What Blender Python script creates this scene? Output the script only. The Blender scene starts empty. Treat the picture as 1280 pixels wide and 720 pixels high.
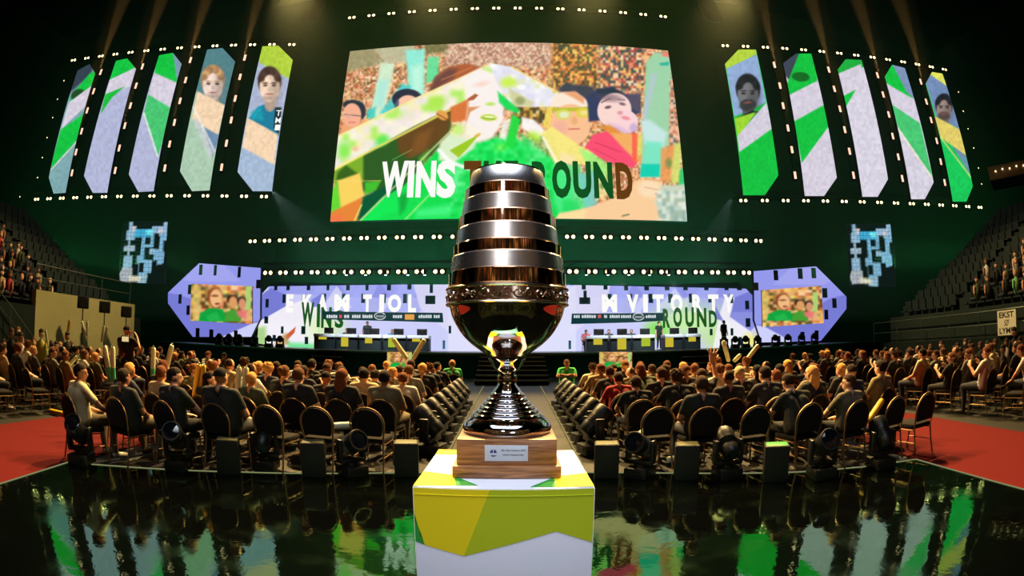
import bpy, bmesh, math, random
import numpy as np
from mathutils import Vector, Matrix, Euler, noise

random.seed(7)
RNG = np.random.default_rng(7)
PI = math.pi
SC = bpy.context.scene
COL = SC.collection

# ------------------------------------------------------------------ camera
CAM_H = 1.6
FPX = 650.0
PITCH = 2 * math.asin(71 / 2 / FPX)
cam_data = bpy.data.cameras.new('camera')
cam = bpy.data.objects.new('camera', cam_data)
COL.objects.link(cam)
SC.camera = cam
cam_data.type = 'PANO'                                   # the photograph is a fisheye picture
PAN = cam_data if hasattr(cam_data, 'panorama_type') else cam_data.cycles
PAN.panorama_type = 'FISHEYE_EQUISOLID'
PAN.fisheye_lens = FPX / 1280 * 36
PAN.fisheye_fov = PI
cam_data.sensor_width = 36
cam_data.sensor_height = 20.25
cam_data.clip_start = 0.05
cam_data.clip_end = 500
cam.location = (0, 0, CAM_H)
cam.rotation_euler = (PI / 2 + PITCH, 0, 0)

# ------------------------------------------------------------------ world, exposure
world = bpy.data.worlds.new('world')
SC.world = world
world.use_nodes = True
world.node_tree.nodes['Background'].inputs[0].default_value = (0.004, 0.010, 0.006, 1)
world.node_tree.nodes['Background'].inputs[1].default_value = 0.6
SC.view_settings.view_transform = 'Standard'
SC.view_settings.look = 'None'
SC.view_settings.gamma = 1
SC.view_settings.use_curve_mapping = False
SC.view_settings.exposure = 0.0
SC.cycles.use_denoising = True
SC.cycles.max_bounces = 6
SC.cycles.diffuse_bounces = 2
SC.cycles.glossy_bounces = 4
SC.cycles.volume_bounces = 0
SC.cycles.sample_clamp_indirect = 4
SC.cycles.caustics_reflective = False
SC.cycles.caustics_refractive = False


def lamp(name, kind, loc, aim, power, color, size=1.0, angle=60, blend=0.5, size_y=None):
    d = bpy.data.lights.new(name, kind)
    d.energy = power
    d.color = color
    if kind == 'AREA':
        d.size = size
        if size_y:
            d.shape = 'RECTANGLE'
            d.size_y = size_y
    elif kind == 'SPOT':
        d.spot_size = math.radians(angle)
        d.spot_blend = blend
        d.shadow_soft_size = size
    else:
        d.shadow_soft_size = size
    o = bpy.data.objects.new(name, d)
    o.location = loc
    o.rotation_euler = (Vector(aim) - Vector(loc)).to_track_quat('-Z', 'Y').to_euler()
    COL.objects.link(o)
    return o


WARM = (1.0, 0.65, 0.24)
# warm follow lights on the front truss, aimed back over the audience
for lx in (-13, -4.5, 4.5, 13):
    lamp('audience_light', 'SPOT', (lx, 22.5, 22.5), (lx * 0.3, 9.5, 0.8), 56000, WARM, 0.35, 42, 0.6)
for s in (-1, 1):
    lamp('side_block_light', 'SPOT', (s * 4, 19.6, 23), (s * 11.5, 8.5, 0.8), 11000, WARM, 0.35, 34, 0.7)
    lamp('stand_light', 'SPOT', (s * 4, 18, 19), (s * 19, 12.5, 3.2), 21000, (1.0, 0.72, 0.34), 0.5, 44, 0.8)
# key light on the trophy, from a truss behind and above the camera
lamp('trophy_light', 'SPOT', (-1.1, -3.6, 4.6), (-0.02, 2.1, 1.55), 300, (1.0, 0.95, 0.93), 0.35, 18, 0.35)
lamp('trophy_fill_light', 'SPOT', (1.3, -3.0, 2.2), (-0.02, 1.9, 0.75), 165, (0.80, 0.88, 1.0), 0.5, 19, 0.5)
# green wash on the drapes behind the screens
lamp('drape_wash_light', 'AREA', (0, 31.4, 4.6), (0, 36, 10.5), 2300, (0.08, 1.0, 0.45), 30, size_y=1.0)
lamp('drape_wash_light', 'AREA', (0, 27, 27), (0, 36, 22), 900, (0.6, 0.8, 0.08), 30, size_y=1.0)
for s in (-1, 1):
    lamp('drape_wash_light', 'AREA', (s * 27, 24, 6), (s * 34, 36, 16), 450, (0.12, 1.0, 0.30), 16, size_y=1.0)
# green strip lighting the stage skirt from the floor
lamp('skirt_wash_light', 'AREA', (0, 23.6, 0.12), (0, 25, 0.75), 34, (0.10, 1.0, 0.50), 38, size_y=0.12).data.spread = math.radians(120)
# lights over the seats behind the camera, seen only in the polished bands and bowl
for s in (-1, 0, 1):
    lamp('rear_seat_light', 'SPOT', (s * 5, -1.5, 22 if s else 24), (s * 13, -13 + abs(s) * 6, 8), 14000, (1.0, 0.60, 0.30), 0.5, 75, 0.6)
# added soft area light overhead, there to brighten the trophy foot
lamp('foot_fill_light', 'AREA', (-0.3, -0.2, 9.0), (0, 1.6, 1.2), 145, (0.82, 0.90, 1.0), 8.0, size_y=4.5).data.spread = math.radians(60)
lamp('rear_carpet_light', 'SPOT', (0, -2.5, 9), (0, -6.4, 0), 3500, (1.0, 0.7, 0.45), 0.3, 85, 0.6)  # added spot so the carpet reads red in the trophy bowl


# ------------------------------------------------------------------ photo geometry helpers
def ray(x, y):
    dx, dy = x - 640, 360 - y
    r = math.hypot(dx, dy)
    th = 2 * math.asin(r / 2 / FPX)
    ph = math.atan2(dy, dx)
    v = (math.sin(th) * math.cos(ph), math.cos(th), math.sin(th) * math.sin(ph))
    c, s = math.cos(PITCH), math.sin(PITCH)
    return Vector((v[0], v[1] * c - v[2] * s, v[1] * s + v[2] * c))


ORG = Vector((0, 0, CAM_H))


def at(x, y, Y):
    d = ray(x, y)
    return ORG + d * (Y / d.y)


def atx(x, y, X):
    d = ray(x, y)
    return ORG + d * (X / d.x)


def ground(x, y, z=0.0):
    d = ray(x, y)
    return ORG + d * ((z - CAM_H) / d.z)


def proj(P):
    P = np.asarray(P, float)
    d = P - np.array([0, 0, CAM_H])
    c, s = math.cos(PITCH), math.sin(PITCH)
    f = d[:, 1] * c + d[:, 2] * s
    u = -d[:, 1] * s + d[:, 2] * c
    n = np.linalg.norm(d, axis=1)
    th = np.arccos(np.clip(f / n, -1, 1))
    r = 2 * FPX * np.sin(th / 2)
    ph = np.arctan2(u, d[:, 0])
    return np.c_[640 + r * np.cos(ph), 360 - r * np.sin(ph)]


# ------------------------------------------------------------------ materials
def lin(c):
    c = np.asarray(c, float) / 255.0
    return np.where(c <= 0.04045, c / 12.92, ((c + 0.055) / 1.055) ** 2.4)


def L4(c):
    a = lin(c)
    return (float(a[0]), float(a[1]), float(a[2]), 1.0)


def nodes(m):
    m.use_nodes = True
    return m.node_tree


MATS = {}


def pbr(name, rgb, rough=0.5, metal=0.0, spec=0.5, noise_scale=None, noise_amt=0.25, bump=0.0, coat=0.0, bump_scale=None):
    if name in MATS:
        return MATS[name]
    m = bpy.data.materials.new(name)
    nt = nodes(m)
    b = nt.nodes['Principled BSDF']
    b.inputs['Base Color'].default_value = L4(rgb)
    b.inputs['Roughness'].default_value = rough
    b.inputs['Metallic'].default_value = metal
    b.inputs['Specular IOR Level'].default_value = spec
    b.inputs['Coat Weight'].default_value = coat
    if noise_scale:
        tc = nt.nodes.new('ShaderNodeTexCoord')
        n = nt.nodes.new('ShaderNodeTexNoise')
        n.inputs['Scale'].default_value = noise_scale
        n.inputs['Detail'].default_value = 3
        nt.links.new(tc.outputs['Object'], n.inputs['Vector'])
        mx = nt.nodes.new('ShaderNodeMix')
        mx.data_type = 'RGBA'
        a = lin(rgb)
        mx.inputs[6].default_value = (*[float(v * (1 - noise_amt)) for v in a], 1)
        mx.inputs[7].default_value = (*[float(min(1, v * (1 + noise_amt))) for v in a], 1)
        nt.links.new(n.outputs['Fac'], mx.inputs[0])
        nt.links.new(mx.outputs[2], b.inputs['Base Color'])
        if bump:
            n2 = n
            if bump_scale:
                n2 = nt.nodes.new('ShaderNodeTexNoise')
                n2.inputs['Scale'].default_value = bump_scale
                nt.links.new(tc.outputs['Object'], n2.inputs['Vector'])
            bp = nt.nodes.new('ShaderNodeBump')
            bp.inputs['Strength'].default_value = bump
            bp.inputs['Distance'].default_value = 0.01
            nt.links.new(n2.outputs['Fac'], bp.inputs['Height'])
            nt.links.new(bp.outputs['Normal'], b.inputs['Normal'])
    MATS[name] = m
    return m


def glow(name, rgb, strength=1.0, sample=False):
    if name in MATS:
        return MATS[name]
    m = bpy.data.materials.new(name)
    nt = nodes(m)
    nt.nodes.remove(nt.nodes['Principled BSDF'])
    e = nt.nodes.new('ShaderNodeEmission')
    e.inputs[0].default_value = L4(rgb)
    e.inputs[1].default_value = strength
    nt.links.new(e.outputs[0], nt.nodes['Material Output'].inputs[0])
    if not sample:
        m.cycles.emission_sampling = 'NONE'
    MATS[name] = m
    return m


def screen_mat(name, strength=1.0, sample=True):
    """picture of an LED screen: colour attribute of the tiles, sent out as light"""
    if name in MATS:
        return MATS[name]
    m = bpy.data.materials.new(name)
    nt = nodes(m)
    nt.nodes.remove(nt.nodes['Principled BSDF'])
    a = nt.nodes.new('ShaderNodeAttribute')
    a.attribute_name = 'picture'
    e = nt.nodes.new('ShaderNodeEmission')
    e.inputs[1].default_value = strength
    nt.links.new(a.outputs['Color'], e.inputs[0])
    nt.links.new(e.outputs[0], nt.nodes['Material Output'].inputs[0])
    m.cycles.emission_sampling = 'FRONT' if sample else 'NONE'
    MATS[name] = m
    return m


def attr_mat(name, attr, rough=0.6):
    if name in MATS:
        return MATS[name]
    m = bpy.data.materials.new(name)
    nt = nodes(m)
    b = nt.nodes['Principled BSDF']
    b.inputs['Roughness'].default_value = rough
    a = nt.nodes.new('ShaderNodeAttribute')
    a.attribute_name = attr
    nt.links.new(a.outputs['Color'], b.inputs['Base Color'])
    MATS[name] = m
    return m


def tint_mat(name, rough=0.8, noise_amt=0.0, sheen=0.0):
    """colour of the single object (clothes, hair)"""
    if name in MATS:
        return MATS[name]
    m = bpy.data.materials.new(name)
    nt = nodes(m)
    b = nt.nodes['Principled BSDF']
    b.inputs['Roughness'].default_value = rough
    b.inputs['Sheen Weight'].default_value = sheen
    oi = nt.nodes.new('ShaderNodeObjectInfo')
    nt.links.new(oi.outputs['Color'], b.inputs['Base Color'])
    if noise_amt:
        tc = nt.nodes.new('ShaderNodeTexCoord')
        n = nt.nodes.new('ShaderNodeTexNoise')
        n.inputs['Scale'].default_value = 18
        nt.links.new(tc.outputs['Object'], n.inputs['Vector'])
        bp = nt.nodes.new('ShaderNodeBump')
        bp.inputs['Strength'].default_value = noise_amt
        bp.inputs['Distance'].default_value = 0.02
        nt.links.new(n.outputs['Fac'], bp.inputs['Height'])
        nt.links.new(bp.outputs['Normal'], b.inputs['Normal'])
    MATS[name] = m
    return m


def ramp_random_mat(name, cols, rough=0.7):
    if name in MATS:
        return MATS[name]
    m = bpy.data.materials.new(name)
    nt = nodes(m)
    b = nt.nodes['Principled BSDF']
    b.inputs['Roughness'].default_value = rough
    oi = nt.nodes.new('ShaderNodeObjectInfo')
    r = nt.nodes.new('ShaderNodeValToRGB')
    r.color_ramp.interpolation = 'CONSTANT'
    el = r.color_ramp.elements
    while len(el) < len(cols):
        el.new(0.5)
    for i, c in enumerate(cols):
        el[i].position = i / len(cols)
        el[i].color = L4(c)
    nt.links.new(oi.outputs['Random'], r.inputs[0])
    nt.links.new(r.outputs[0], b.inputs['Base Color'])
    MATS[name] = m
    return m


BLACK = pbr('black_metal', (13, 14, 13), 0.6, 0.0, 0.25, 30, 0.3)
BLACKP = pbr('black_plastic', (14, 15, 14), 0.42, 0.0, 0.35, 40, 0.25)
CASE = pbr('screen_cabinet', (8, 12, 10), 0.6)
DRAPE = pbr('drape', (26, 34, 30), 0.95, 0, 0.1, 0.6, 0.5)
LENS = pbr('lens_glass', (14, 18, 24), 0.05, 0.0, 0.8)
GOLD = pbr('gold_tube', (120, 92, 56), 0.45, 0.6, 0.5, 40, 0.2)
FABRIC = pbr('black_fabric', (20, 17, 17), 0.95, 0, 0.2, 120, 0.35, 0.3)


# ------------------------------------------------------------------ mesh helpers
class MB:
    def __init__(self):
        self.bm = bmesh.new()

    def _xf(self, vs, M):
        for v in vs:
            v.co = M @ v.co

    def box(self, c, s, rot=(0, 0, 0), bev=0.0, mi=0):
        r = bmesh.ops.create_cube(self.bm, size=1.0)
        vs = r['verts']
        M = Matrix.Translation(c) @ Euler(rot).to_matrix().to_4x4() @ Matrix.Diagonal((*s, 1))
        self._xf(vs, M)
        fs = list({f for v in vs for f in v.link_faces})
        for f in fs:
            f.material_index = mi
        if bev:
            es = list({e for v in vs for e in v.link_edges})
            bmesh.ops.bevel(self.bm, geom=es, offset=bev, segments=2, affect='EDGES', profile=0.5)
        return self

    def cyl(self, p0, p1, r0, r1=None, seg=12, caps=True, mi=0):
        p0, p1 = Vector(p0), Vector(p1)
        r1 = r0 if r1 is None else r1
        d = p1 - p0
        r = bmesh.ops.create_cone(self.bm, cap_ends=caps, segments=seg, radius1=r0, radius2=r1, depth=d.length)
        M = Matrix.Translation((p0 + p1) / 2) @ d.to_track_quat('Z', 'Y').to_matrix().to_4x4()
        self._xf(r['verts'], M)
        for f in {f for v in r['verts'] for f in v.link_faces}:
            f.material_index = mi
            f.smooth = len(f.verts) == 4
        return self

    def ball(self, c, r, sub=2, scale=(1, 1, 1), rot=(0, 0, 0), mi=0):
        res = bmesh.ops.create_icosphere(self.bm, subdivisions=sub, radius=r)
        M = Matrix.Translation(c) @ Euler(rot).to_matrix().to_4x4() @ Matrix.Diagonal((*scale, 1))
        self._xf(res['verts'], M)
        for f in {f for v in res['verts'] for f in v.link_faces}:
            f.material_index = mi
            f.smooth = True
        return self

    def tube(self, pts, r, seg=8, closed=False):
        pts = [Vector(p) for p in pts]
        n = len(pts)
        rings = []
        up = None
        for i, p in enumerate(pts):
            a = pts[(i - 1) % n] if (closed or i > 0) else p
            b = pts[(i + 1) % n] if (closed or i < n - 1) else p
            t = (b - a).normalized()
            if up is None:
                up = Vector((0, 0, 1)) if abs(t.z) < 0.9 else Vector((1, 0, 0))
            s = t.cross(up)
            if s.length < 1e-4:
                s = t.orthogonal()
            s.normalize()
            up = s.cross(t).normalized()
            rings.append([self.bm.verts.new(p + (s * math.cos(k * 2 * PI / seg) + up * math.sin(k * 2 * PI / seg)) * r) for k in range(seg)])
        m = n if closed else n - 1
        for i in range(m):
            A, B = rings[i], rings[(i + 1) % n]
            for k in range(seg):
                f = self.bm.faces.new((A[k], A[(k + 1) % seg], B[(k + 1) % seg], B[k]))
                f.smooth = True
        if not closed:
            self.bm.faces.new(rings[0][::-1])
            self.bm.faces.new(rings[-1])
        return self

    def lathe(self, prof, seg=64, c=(0, 0, 0), smooth=True):
        c = Vector(c)
        rings = []
        for r, z in prof:
            if r < 1e-5:
                rings.append([self.bm.verts.new(c + Vector((0, 0, z)))])
            else:
                rings.append([self.bm.verts.new(c + Vector((r * math.cos(k * 2 * PI / seg), r * math.sin(k * 2 * PI / seg), z))) for k in range(seg)])
        for A, B in zip(rings, rings[1:]):
            for k in range(seg):
                k2 = (k + 1) % seg
                if len(A) == 1 and len(B) == 1:
                    continue
                if len(A) == 1:
                    f = self.bm.faces.new((A[0], B[k2], B[k]))
                elif len(B) == 1:
                    f = self.bm.faces.new((A[k], A[k2], B[0]))
                else:
                    f = self.bm.faces.new((A[k], A[k2], B[k2], B[k]))
                f.smooth = smooth
        return self

    def prism(self, pts, thick, mi=0):
        """polygon of 3D points (planar), thickened along vector thick"""
        t = Vector(thick)
        a = [self.bm.verts.new(Vector(p)) for p in pts]
        b = [self.bm.verts.new(Vector(p) + t) for p in pts]
        fs = [self.bm.faces.new(a), self.bm.faces.new(b[::-1])]
        n = len(pts)
        for i in range(n):
            fs.append(self.bm.faces.new((a[i], b[i], b[(i + 1) % n], a[(i + 1) % n])))
        for f in fs:
            f.material_index = mi
        return self

    def mesh(self, name, mats):
        bmesh.ops.recalc_face_normals(self.bm, faces=self.bm.faces)
        me = bpy.data.meshes.new(name)
        self.bm.to_mesh(me)
        self.bm.free()
        me.set_sharp_from_angle(angle=math.radians(38))
        for m in (mats if isinstance(mats, (list, tuple)) else [mats]):
            me.materials.append(m)
        return me

    def build(self, name, mats, parent=None, loc=None):
        return link(name, self.mesh(name, mats), parent, loc)


def link(name, me, parent=None, loc=None):
    o = bpy.data.objects.new(name, me)
    COL.objects.link(o)
    if parent is not None:
        o.parent = parent
    if loc is not None:
        o.location = loc
    return o


def tag(o, label=None, cat=None, group=None, kind=None):
    if label:
        o['label'] = label
    if cat:
        o['category'] = cat
    if group:
        o['group'] = group
    if kind:
        o['kind'] = kind
    return o


def thing(name, label, cat, loc=(0, 0, 0), rz=0.0, group=None):
    o = bpy.data.objects.new(name, None)
    o.empty_display_size = 0.1
    COL.objects.link(o)
    o.location = loc
    o.rotation_euler = (0, 0, rz)
    return tag(o, label, cat, group)


def struct(name, o):
    o.name = name
    o['kind'] = 'structure'
    return o


def copy_tree(o, parent=None):
    c = o.copy()
    COL.objects.link(c)
    if parent is not None:
        c.parent = parent
        c.matrix_parent_inverse = o.matrix_parent_inverse.copy()
    for ch in o.children:
        copy_tree(ch, c)
    return c


ORD = ['first', 'second', 'third', 'fourth', 'fifth', 'sixth', 'seventh', 'eighth', 'ninth', 'tenth', 'eleventh', 'twelfth', 'thirteenth',
       'fourteenth', 'fifteenth', 'sixteenth', 'seventeenth', 'eighteenth', 'nineteenth', 'twentieth', 'twenty-first', 'twenty-second',
       'twenty-third', 'twenty-fourth', 'twenty-fifth', 'twenty-sixth', 'twenty-seventh', 'twenty-eighth']


# ------------------------------------------------------------------ picture painter (content of the LED screens)
def hash2(ix, iy, k=0):
    h = (ix.astype(np.int64) * 374761393 + iy.astype(np.int64) * 668265263 + k * 1442695041) & 0x7fffffff
    h = ((h ^ (h >> 13)) * 1274126177) & 0x7fffffff
    return ((h ^ (h >> 16)) & 0xffff) / 65535.0


class Paint:
    def __init__(self, x, y, base):
        self.x, self.y = x, y
        self.c = np.tile(np.array(base, float), (len(x), 1))

    def mix(self, a, col):
        a = np.clip(a, 0, 1)[:, None]
        self.c = self.c * (1 - a) + np.asarray(col, float) * a

    def poly(self, pts, col, alpha=1.0, soft=0.6):
        x, y = self.x, self.y
        inside = np.zeros(len(x), bool)
        dist = np.full(len(x), 1e9)
        n = len(pts)
        for i in range(n):
            x1, y1 = pts[i]
            x2, y2 = pts[(i + 1) % n]
            cond = ((y1 > y) != (y2 > y))
            with np.errstate(divide='ignore', invalid='ignore'):
                xi = (x2 - x1) * (y - y1) / ((y2 - y1) if y2 != y1 else 1e-9) + x1
            inside ^= cond & (x < xi)
            dx, dy = x2 - x1, y2 - y1
            t = np.clip(((x - x1) * dx + (y - y1) * dy) / (dx * dx + dy * dy + 1e-9), 0, 1)
            dist = np.minimum(dist, np.hypot(x - x1 - t * dx, y - y1 - t * dy))
        sd = np.where(inside, dist, -dist)
        self.mix(np.clip(0.5 + sd / (2 * soft), 0, 1) * alpha, col)

    def ell(self, cx, cy, rx, ry, col, alpha=1.0, rot=0.0, soft=0.8):
        c, s = math.cos(rot), math.sin(rot)
        u = ((self.x - cx) * c + (self.y - cy) * s) / rx
        v = (-(self.x - cx) * s + (self.y - cy) * c) / ry
        d = (1 - np.hypot(u, v)) * min(rx, ry)
        self.mix(np.clip(0.5 + d / (2 * soft), 0, 1) * alpha, col)

    def line(self, p, q, w, col, alpha=1.0, soft=0.5):
        (x1, y1), (x2, y2) = p, q
        dx, dy = x2 - x1, y2 - y1
        t = np.clip(((self.x - x1) * dx + (self.y - y1) * dy) / (dx * dx + dy * dy + 1e-9), 0, 1)
        d = w / 2 - np.hypot(self.x - x1 - t * dx, self.y - y1 - t * dy)
        self.mix(np.clip(0.5 + d / (2 * soft), 0, 1) * alpha, col)

    def speckle(self, size, cols, alpha, where=None):
        ix, iy = np.floor(self.x / size), np.floor(self.y / size)
        h = hash2(ix, iy, 3)
        idx = (h * len(cols)).astype(int) % len(cols)
        pick = np.asarray(cols, float)[idx]
        a = alpha * (0.55 + 0.45 * hash2(ix, iy, 9))
        if where is not None:
            a = a * where
        a = np.clip(a, 0, 1)[:, None]
        self.c = self.c * (1 - a) + pick * a

    def mottle(self, size, cols, alpha, where=None):
        """soft patches of colour, blended between grid points"""
        gx, gy = self.x / size, self.y / size
        ix, iy = np.floor(gx), np.floor(gy)
        fx, fy = gx - ix, gy - iy
        fx, fy = (fx * fx * (3 - 2 * fx))[:, None], (fy * fy * (3 - 2 * fy))[:, None]
        C_ = np.asarray(cols, float)
        pick = lambda a, b: C_[(hash2(a, b, int(size * 10)) * len(cols)).astype(int) % len(cols)]
        v = (pick(ix, iy) * (1 - fx) + pick(ix + 1, iy) * fx) * (1 - fy) + (pick(ix, iy + 1) * (1 - fx) + pick(ix + 1, iy + 1) * fx) * fy
        a = np.full(len(self.x), float(alpha))
        if where is not None:
            a = a * where
        a = np.clip(a, 0, 1)[:, None]
        self.c = self.c * (1 - a) + v * a

    def wobble(self, scale, amt):
        n = np.array([noise.noise(Vector((float(a) / scale, float(b) / scale, 1.7))) for a, b in zip(self.x, self.y)])
        self.c = self.c * (1 + amt * n)[:, None]


def clip_poly(sub, clip):
    """Sutherland-Hodgman, clip convex, any winding"""
    area = sum(clip[i][0] * clip[(i + 1) % len(clip)][1] - clip[(i + 1) % len(clip)][0] * clip[i][1] for i in range(len(clip)))
    cl = clip if area > 0 else clip[::-1]
    out = sub
    for i in range(len(cl)):
        a, b = cl[i], cl[(i + 1) % len(cl)]
        inp, out = out, []
        if not inp:
            return []
        side = lambda p: (b[0] - a[0]) * (p[1] - a[1]) - (b[1] - a[1]) * (p[0] - a[0])
        for j in range(len(inp)):
            p, q = inp[j], inp[(j + 1) % len(inp)]
            sp, sq = side(p), side(q)
            if sp >= 0:
                out.append(p)
            if (sp >= 0) != (sq >= 0):
                t = sp / (sp - sq)
                out.append((p[0] + t * (q[0] - p[0]), p[1] + t * (q[1] - p[1])))
    return out


class Plane:
    """vertical plane through P0 (XY) with horizontal direction U; holes and pictures are laid out on it in metres"""
    def __init__(self, p0, p1):
        self.o = Vector((p0[0], p0[1], 0))
        u = Vector((p1[0] - p0[0], p1[1] - p0[1], 0)).normalized()
        self.u = u
        self.n = Vector((u.y, -u.x, 0))          # towards the audience
        if self.n.y > 0:
            self.n = -self.n

    def hit(self, x, y):
        d = ray(x, y)
        t = (self.o - ORG).dot(self.n) / d.dot(self.n)
        P = ORG + d * t
        return ((P - self.o).dot(self.u), P.z)

    def pt(self, u, v, off=0.0):
        return self.o + self.u * u + Vector((0, 0, v)) + self.n * off


def display(name, plane, outline_px, cell, painter, parent, mat, holes_px=(), off=0.0):
    """an LED surface: small tiles on a plane inside an outline; tiles missing where the wall has openings"""
    poly = [plane.hit(*p) for p in outline_px]
    us = [p[0] for p in poly]
    vs = [p[1] for p in poly]
    u0, u1, v0, v1 = min(us), max(us), min(vs), max(vs)
    nu = max(1, round((u1 - u0) / cell))
    nv = max(1, round((v1 - v0) / cell))
    gu = np.linspace(u0, u1, nu + 1)
    gv = np.linspace(v0, v1, nv + 1)
    holes = []
    for (cx, cy, w, h) in holes_px:
        a = plane.hit(cx - w / 2, cy + h / 2)
        b = plane.hit(cx + w / 2, cy - h / 2)
        holes.append((min(a[0], b[0]), max(a[0], b[0]), a[1], b[1]))
    area = sum(poly[i][0] * poly[(i + 1) % len(poly)][1] - poly[(i + 1) % len(poly)][0] * poly[i][1] for i in range(len(poly)))
    cl = poly if area > 0 else poly[::-1]
    UU, VV = np.meshgrid(gu, gv)
    ins = np.ones_like(UU, bool)
    for i in range(len(cl)):
        a, b = cl[i], cl[(i + 1) % len(cl)]
        ins &= ((b[0] - a[0]) * (VV - a[1]) - (b[1] - a[1]) * (UU - a[0])) >= -1e-9
    verts, faces, cache = [], [], {}

    def vid(p):
        k = (round(p[0], 4), round(p[1], 4))
        if k not in cache:
            cache[k] = len(verts)
            verts.append(p)
        return cache[k]
    for j in range(nv):
        for i in range(nu):
            cu, cv = (gu[i] + gu[i + 1]) / 2, (gv[j] + gv[j + 1]) / 2
            if any(h[0] < cu < h[1] and h[2] < cv < h[3] for h in holes):
                continue
            q = [(gu[i], gv[j]), (gu[i + 1], gv[j]), (gu[i + 1], gv[j + 1]), (gu[i], gv[j + 1])]
            k = int(ins[j, i]) + int(ins[j, i + 1]) + int(ins[j + 1, i + 1]) + int(ins[j + 1, i])
            if k == 0 and not (cell > 0.3):
                continue
            if k < 4:
                q = clip_poly(q, cl)
                if len(q) < 3:
                    continue
            ids = []
            for p in q:
                t = vid(p)
                if t not in ids:
                    ids.append(t)
            if len(ids) >= 3:
                faces.append(ids)
    P3 = [plane.pt(u, v, off) for u, v in verts]
    px = proj(P3)
    pt = painter(px[:, 0], px[:, 1])
    cols = np.c_[lin(np.clip(pt.c, 0, 255)), np.ones(len(P3))].astype(np.float32)
    me = bpy.data.meshes.new(name)
    me.from_pydata([tuple(p) for p in P3], [], faces)
    at_ = me.attributes.new('picture', 'FLOAT_COLOR', 'POINT')
    at_.data.foreach_set('color', cols.ravel())
    me.materials.append(mat)
    me.update()
    # face towards the audience
    if me.polygons and me.polygons[0].normal.dot(plane.n) < 0:
        me.flip_normals()
    return link(name, me, parent)


def cabinet(name, plane, outline_px, parent, depth=0.25, off=-0.03, mat=None, grow=0.0):
    pts = [plane.hit(*p) for p in outline_px]
    cu = sum(p[0] for p in pts) / len(pts)
    cv = sum(p[1] for p in pts) / len(pts)
    mb = MB()
    q = []
    for u, v in pts:
        d = math.hypot(u - cu, v - cv)
        k = 1 + grow / d
        q.append(plane.pt(cu + (u - cu) * k, cv + (v - cv) * k, off))
    mb.prism(q, -plane.n * depth)
    return mb.build(name, mat or CASE, parent)


_font = {}


def text_mesh(name, body, mat, w, h, depth=0.0, bold=0.0):
    """flat lettering, scaled to w x h metres, in the XZ plane facing -Y, origin at its lower left"""
    cu = bpy.data.curves.new('lettering', 'FONT')
    cu.body = body
    cu.extrude = depth
    cu.offset = bold
    cu.resolution_u = 3
    o = bpy.data.objects.new('lettering', cu)
    COL.objects.link(o)
    bpy.context.view_layer.update()
    me = bpy.data.meshes.new_from_object(o.evaluated_get(bpy.context.evaluated_depsgraph_get()))
    bpy.data.objects.remove(o)
    bpy.data.curves.remove(cu)
    co = np.empty(len(me.vertices) * 3)
    me.vertices.foreach_get('co', co)
    co = co.reshape(-1, 3)
    mn, mx = co.min(0), co.max(0)
    out = np.empty_like(co)
    out[:, 0] = (co[:, 0] - mn[0]) / (mx[0] - mn[0]) * w
    out[:, 2] = (co[:, 1] - mn[1]) / (mx[1] - mn[1]) * h
    out[:, 1] = -(co[:, 2] - mn[2])
    me.vertices.foreach_set('co', out.ravel())
    me.materials.clear()
    me.materials.append(mat)
    me.update()
    me.name = name
    return me


def text_on(plane, body, box_px, mat, parent, name='lettering', off=0.02, bold=0.0, depth=0.0):
    x0, y0, x1, y1 = box_px
    a = plane.hit(x0, y1)
    b = plane.hit(x1, y0)
    b2 = plane.hit(x1, y1)
    me = text_mesh(name, body, mat, abs(b2[0] - a[0]), b[1] - a[1], depth, bold)
    o = link(name, me, parent)
    o.location = plane.pt(min(a[0], b2[0]), a[1], off)
    o.rotation_euler = (0, 0, math.atan2(plane.u.y, plane.u.x) if plane.u.x > 0 else math.atan2(-plane.u.y, -plane.u.x))
    return o


# ================================================================== STRUCTURE
def floor_mat():
    m = bpy.data.materials.new('glossy_black_floor')
    nt = nodes(m)
    b = nt.nodes['Principled BSDF']
    b.inputs['Base Color'].default_value = (0.001, 0.0012, 0.0012, 1)
    b.inputs['Roughness'].default_value = 0.045
    b.inputs['IOR'].default_value = 3.2
    b.inputs['Specular Tint'].default_value = (0.5, 1.0, 0.52, 1)  # green put into the reflection colour so the mirrored banners look greener
    tc = nt.nodes.new('ShaderNodeTexCoord')
    mp = nt.nodes.new('ShaderNodeMapping')
    mp.inputs['Scale'].default_value = (1.0, 1.0, 1)
    n = nt.nodes.new('ShaderNodeTexNoise')
    n.inputs['Scale'].default_value = 7.0
    n.inputs['Detail'].default_value = 3.0
    n.inputs['Distortion'].default_value = 0.6
    bp = nt.nodes.new('ShaderNodeBump')
    bp.inputs['Strength'].default_value = 0.02
    bp.inputs['Distance'].default_value = 0.05
    nt.links.new(tc.outputs['Object'], mp.inputs[0])
    nt.links.new(mp.outputs[0], n.inputs['Vector'])
    nt.links.new(n.outputs['Fac'], bp.inputs['Height'])
    nt.links.new(bp.outputs['Normal'], b.inputs['Normal'])
    # scuffs: slightly rougher streaks
    n2 = nt.nodes.new('ShaderNodeTexNoise')
    n2.inputs['Scale'].default_value = 2.2
    n2.inputs['Detail'].default_value = 6
    nt.links.new(tc.outputs['Object'], n2.inputs['Vector'])
    r = nt.nodes.new('ShaderNodeMapRange')
    r.inputs['From Min'].default_value = 0.45
    r.inputs['From Max'].default_value = 0.8
    r.inputs['To Min'].default_value = 0.03
    r.inputs['To Max'].default_value = 0.14
    nt.links.new(n2.outputs['Fac'], r.inputs['Value'])
    nt.links.new(r.outputs[0], b.inputs['Roughness'])
    return m


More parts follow.
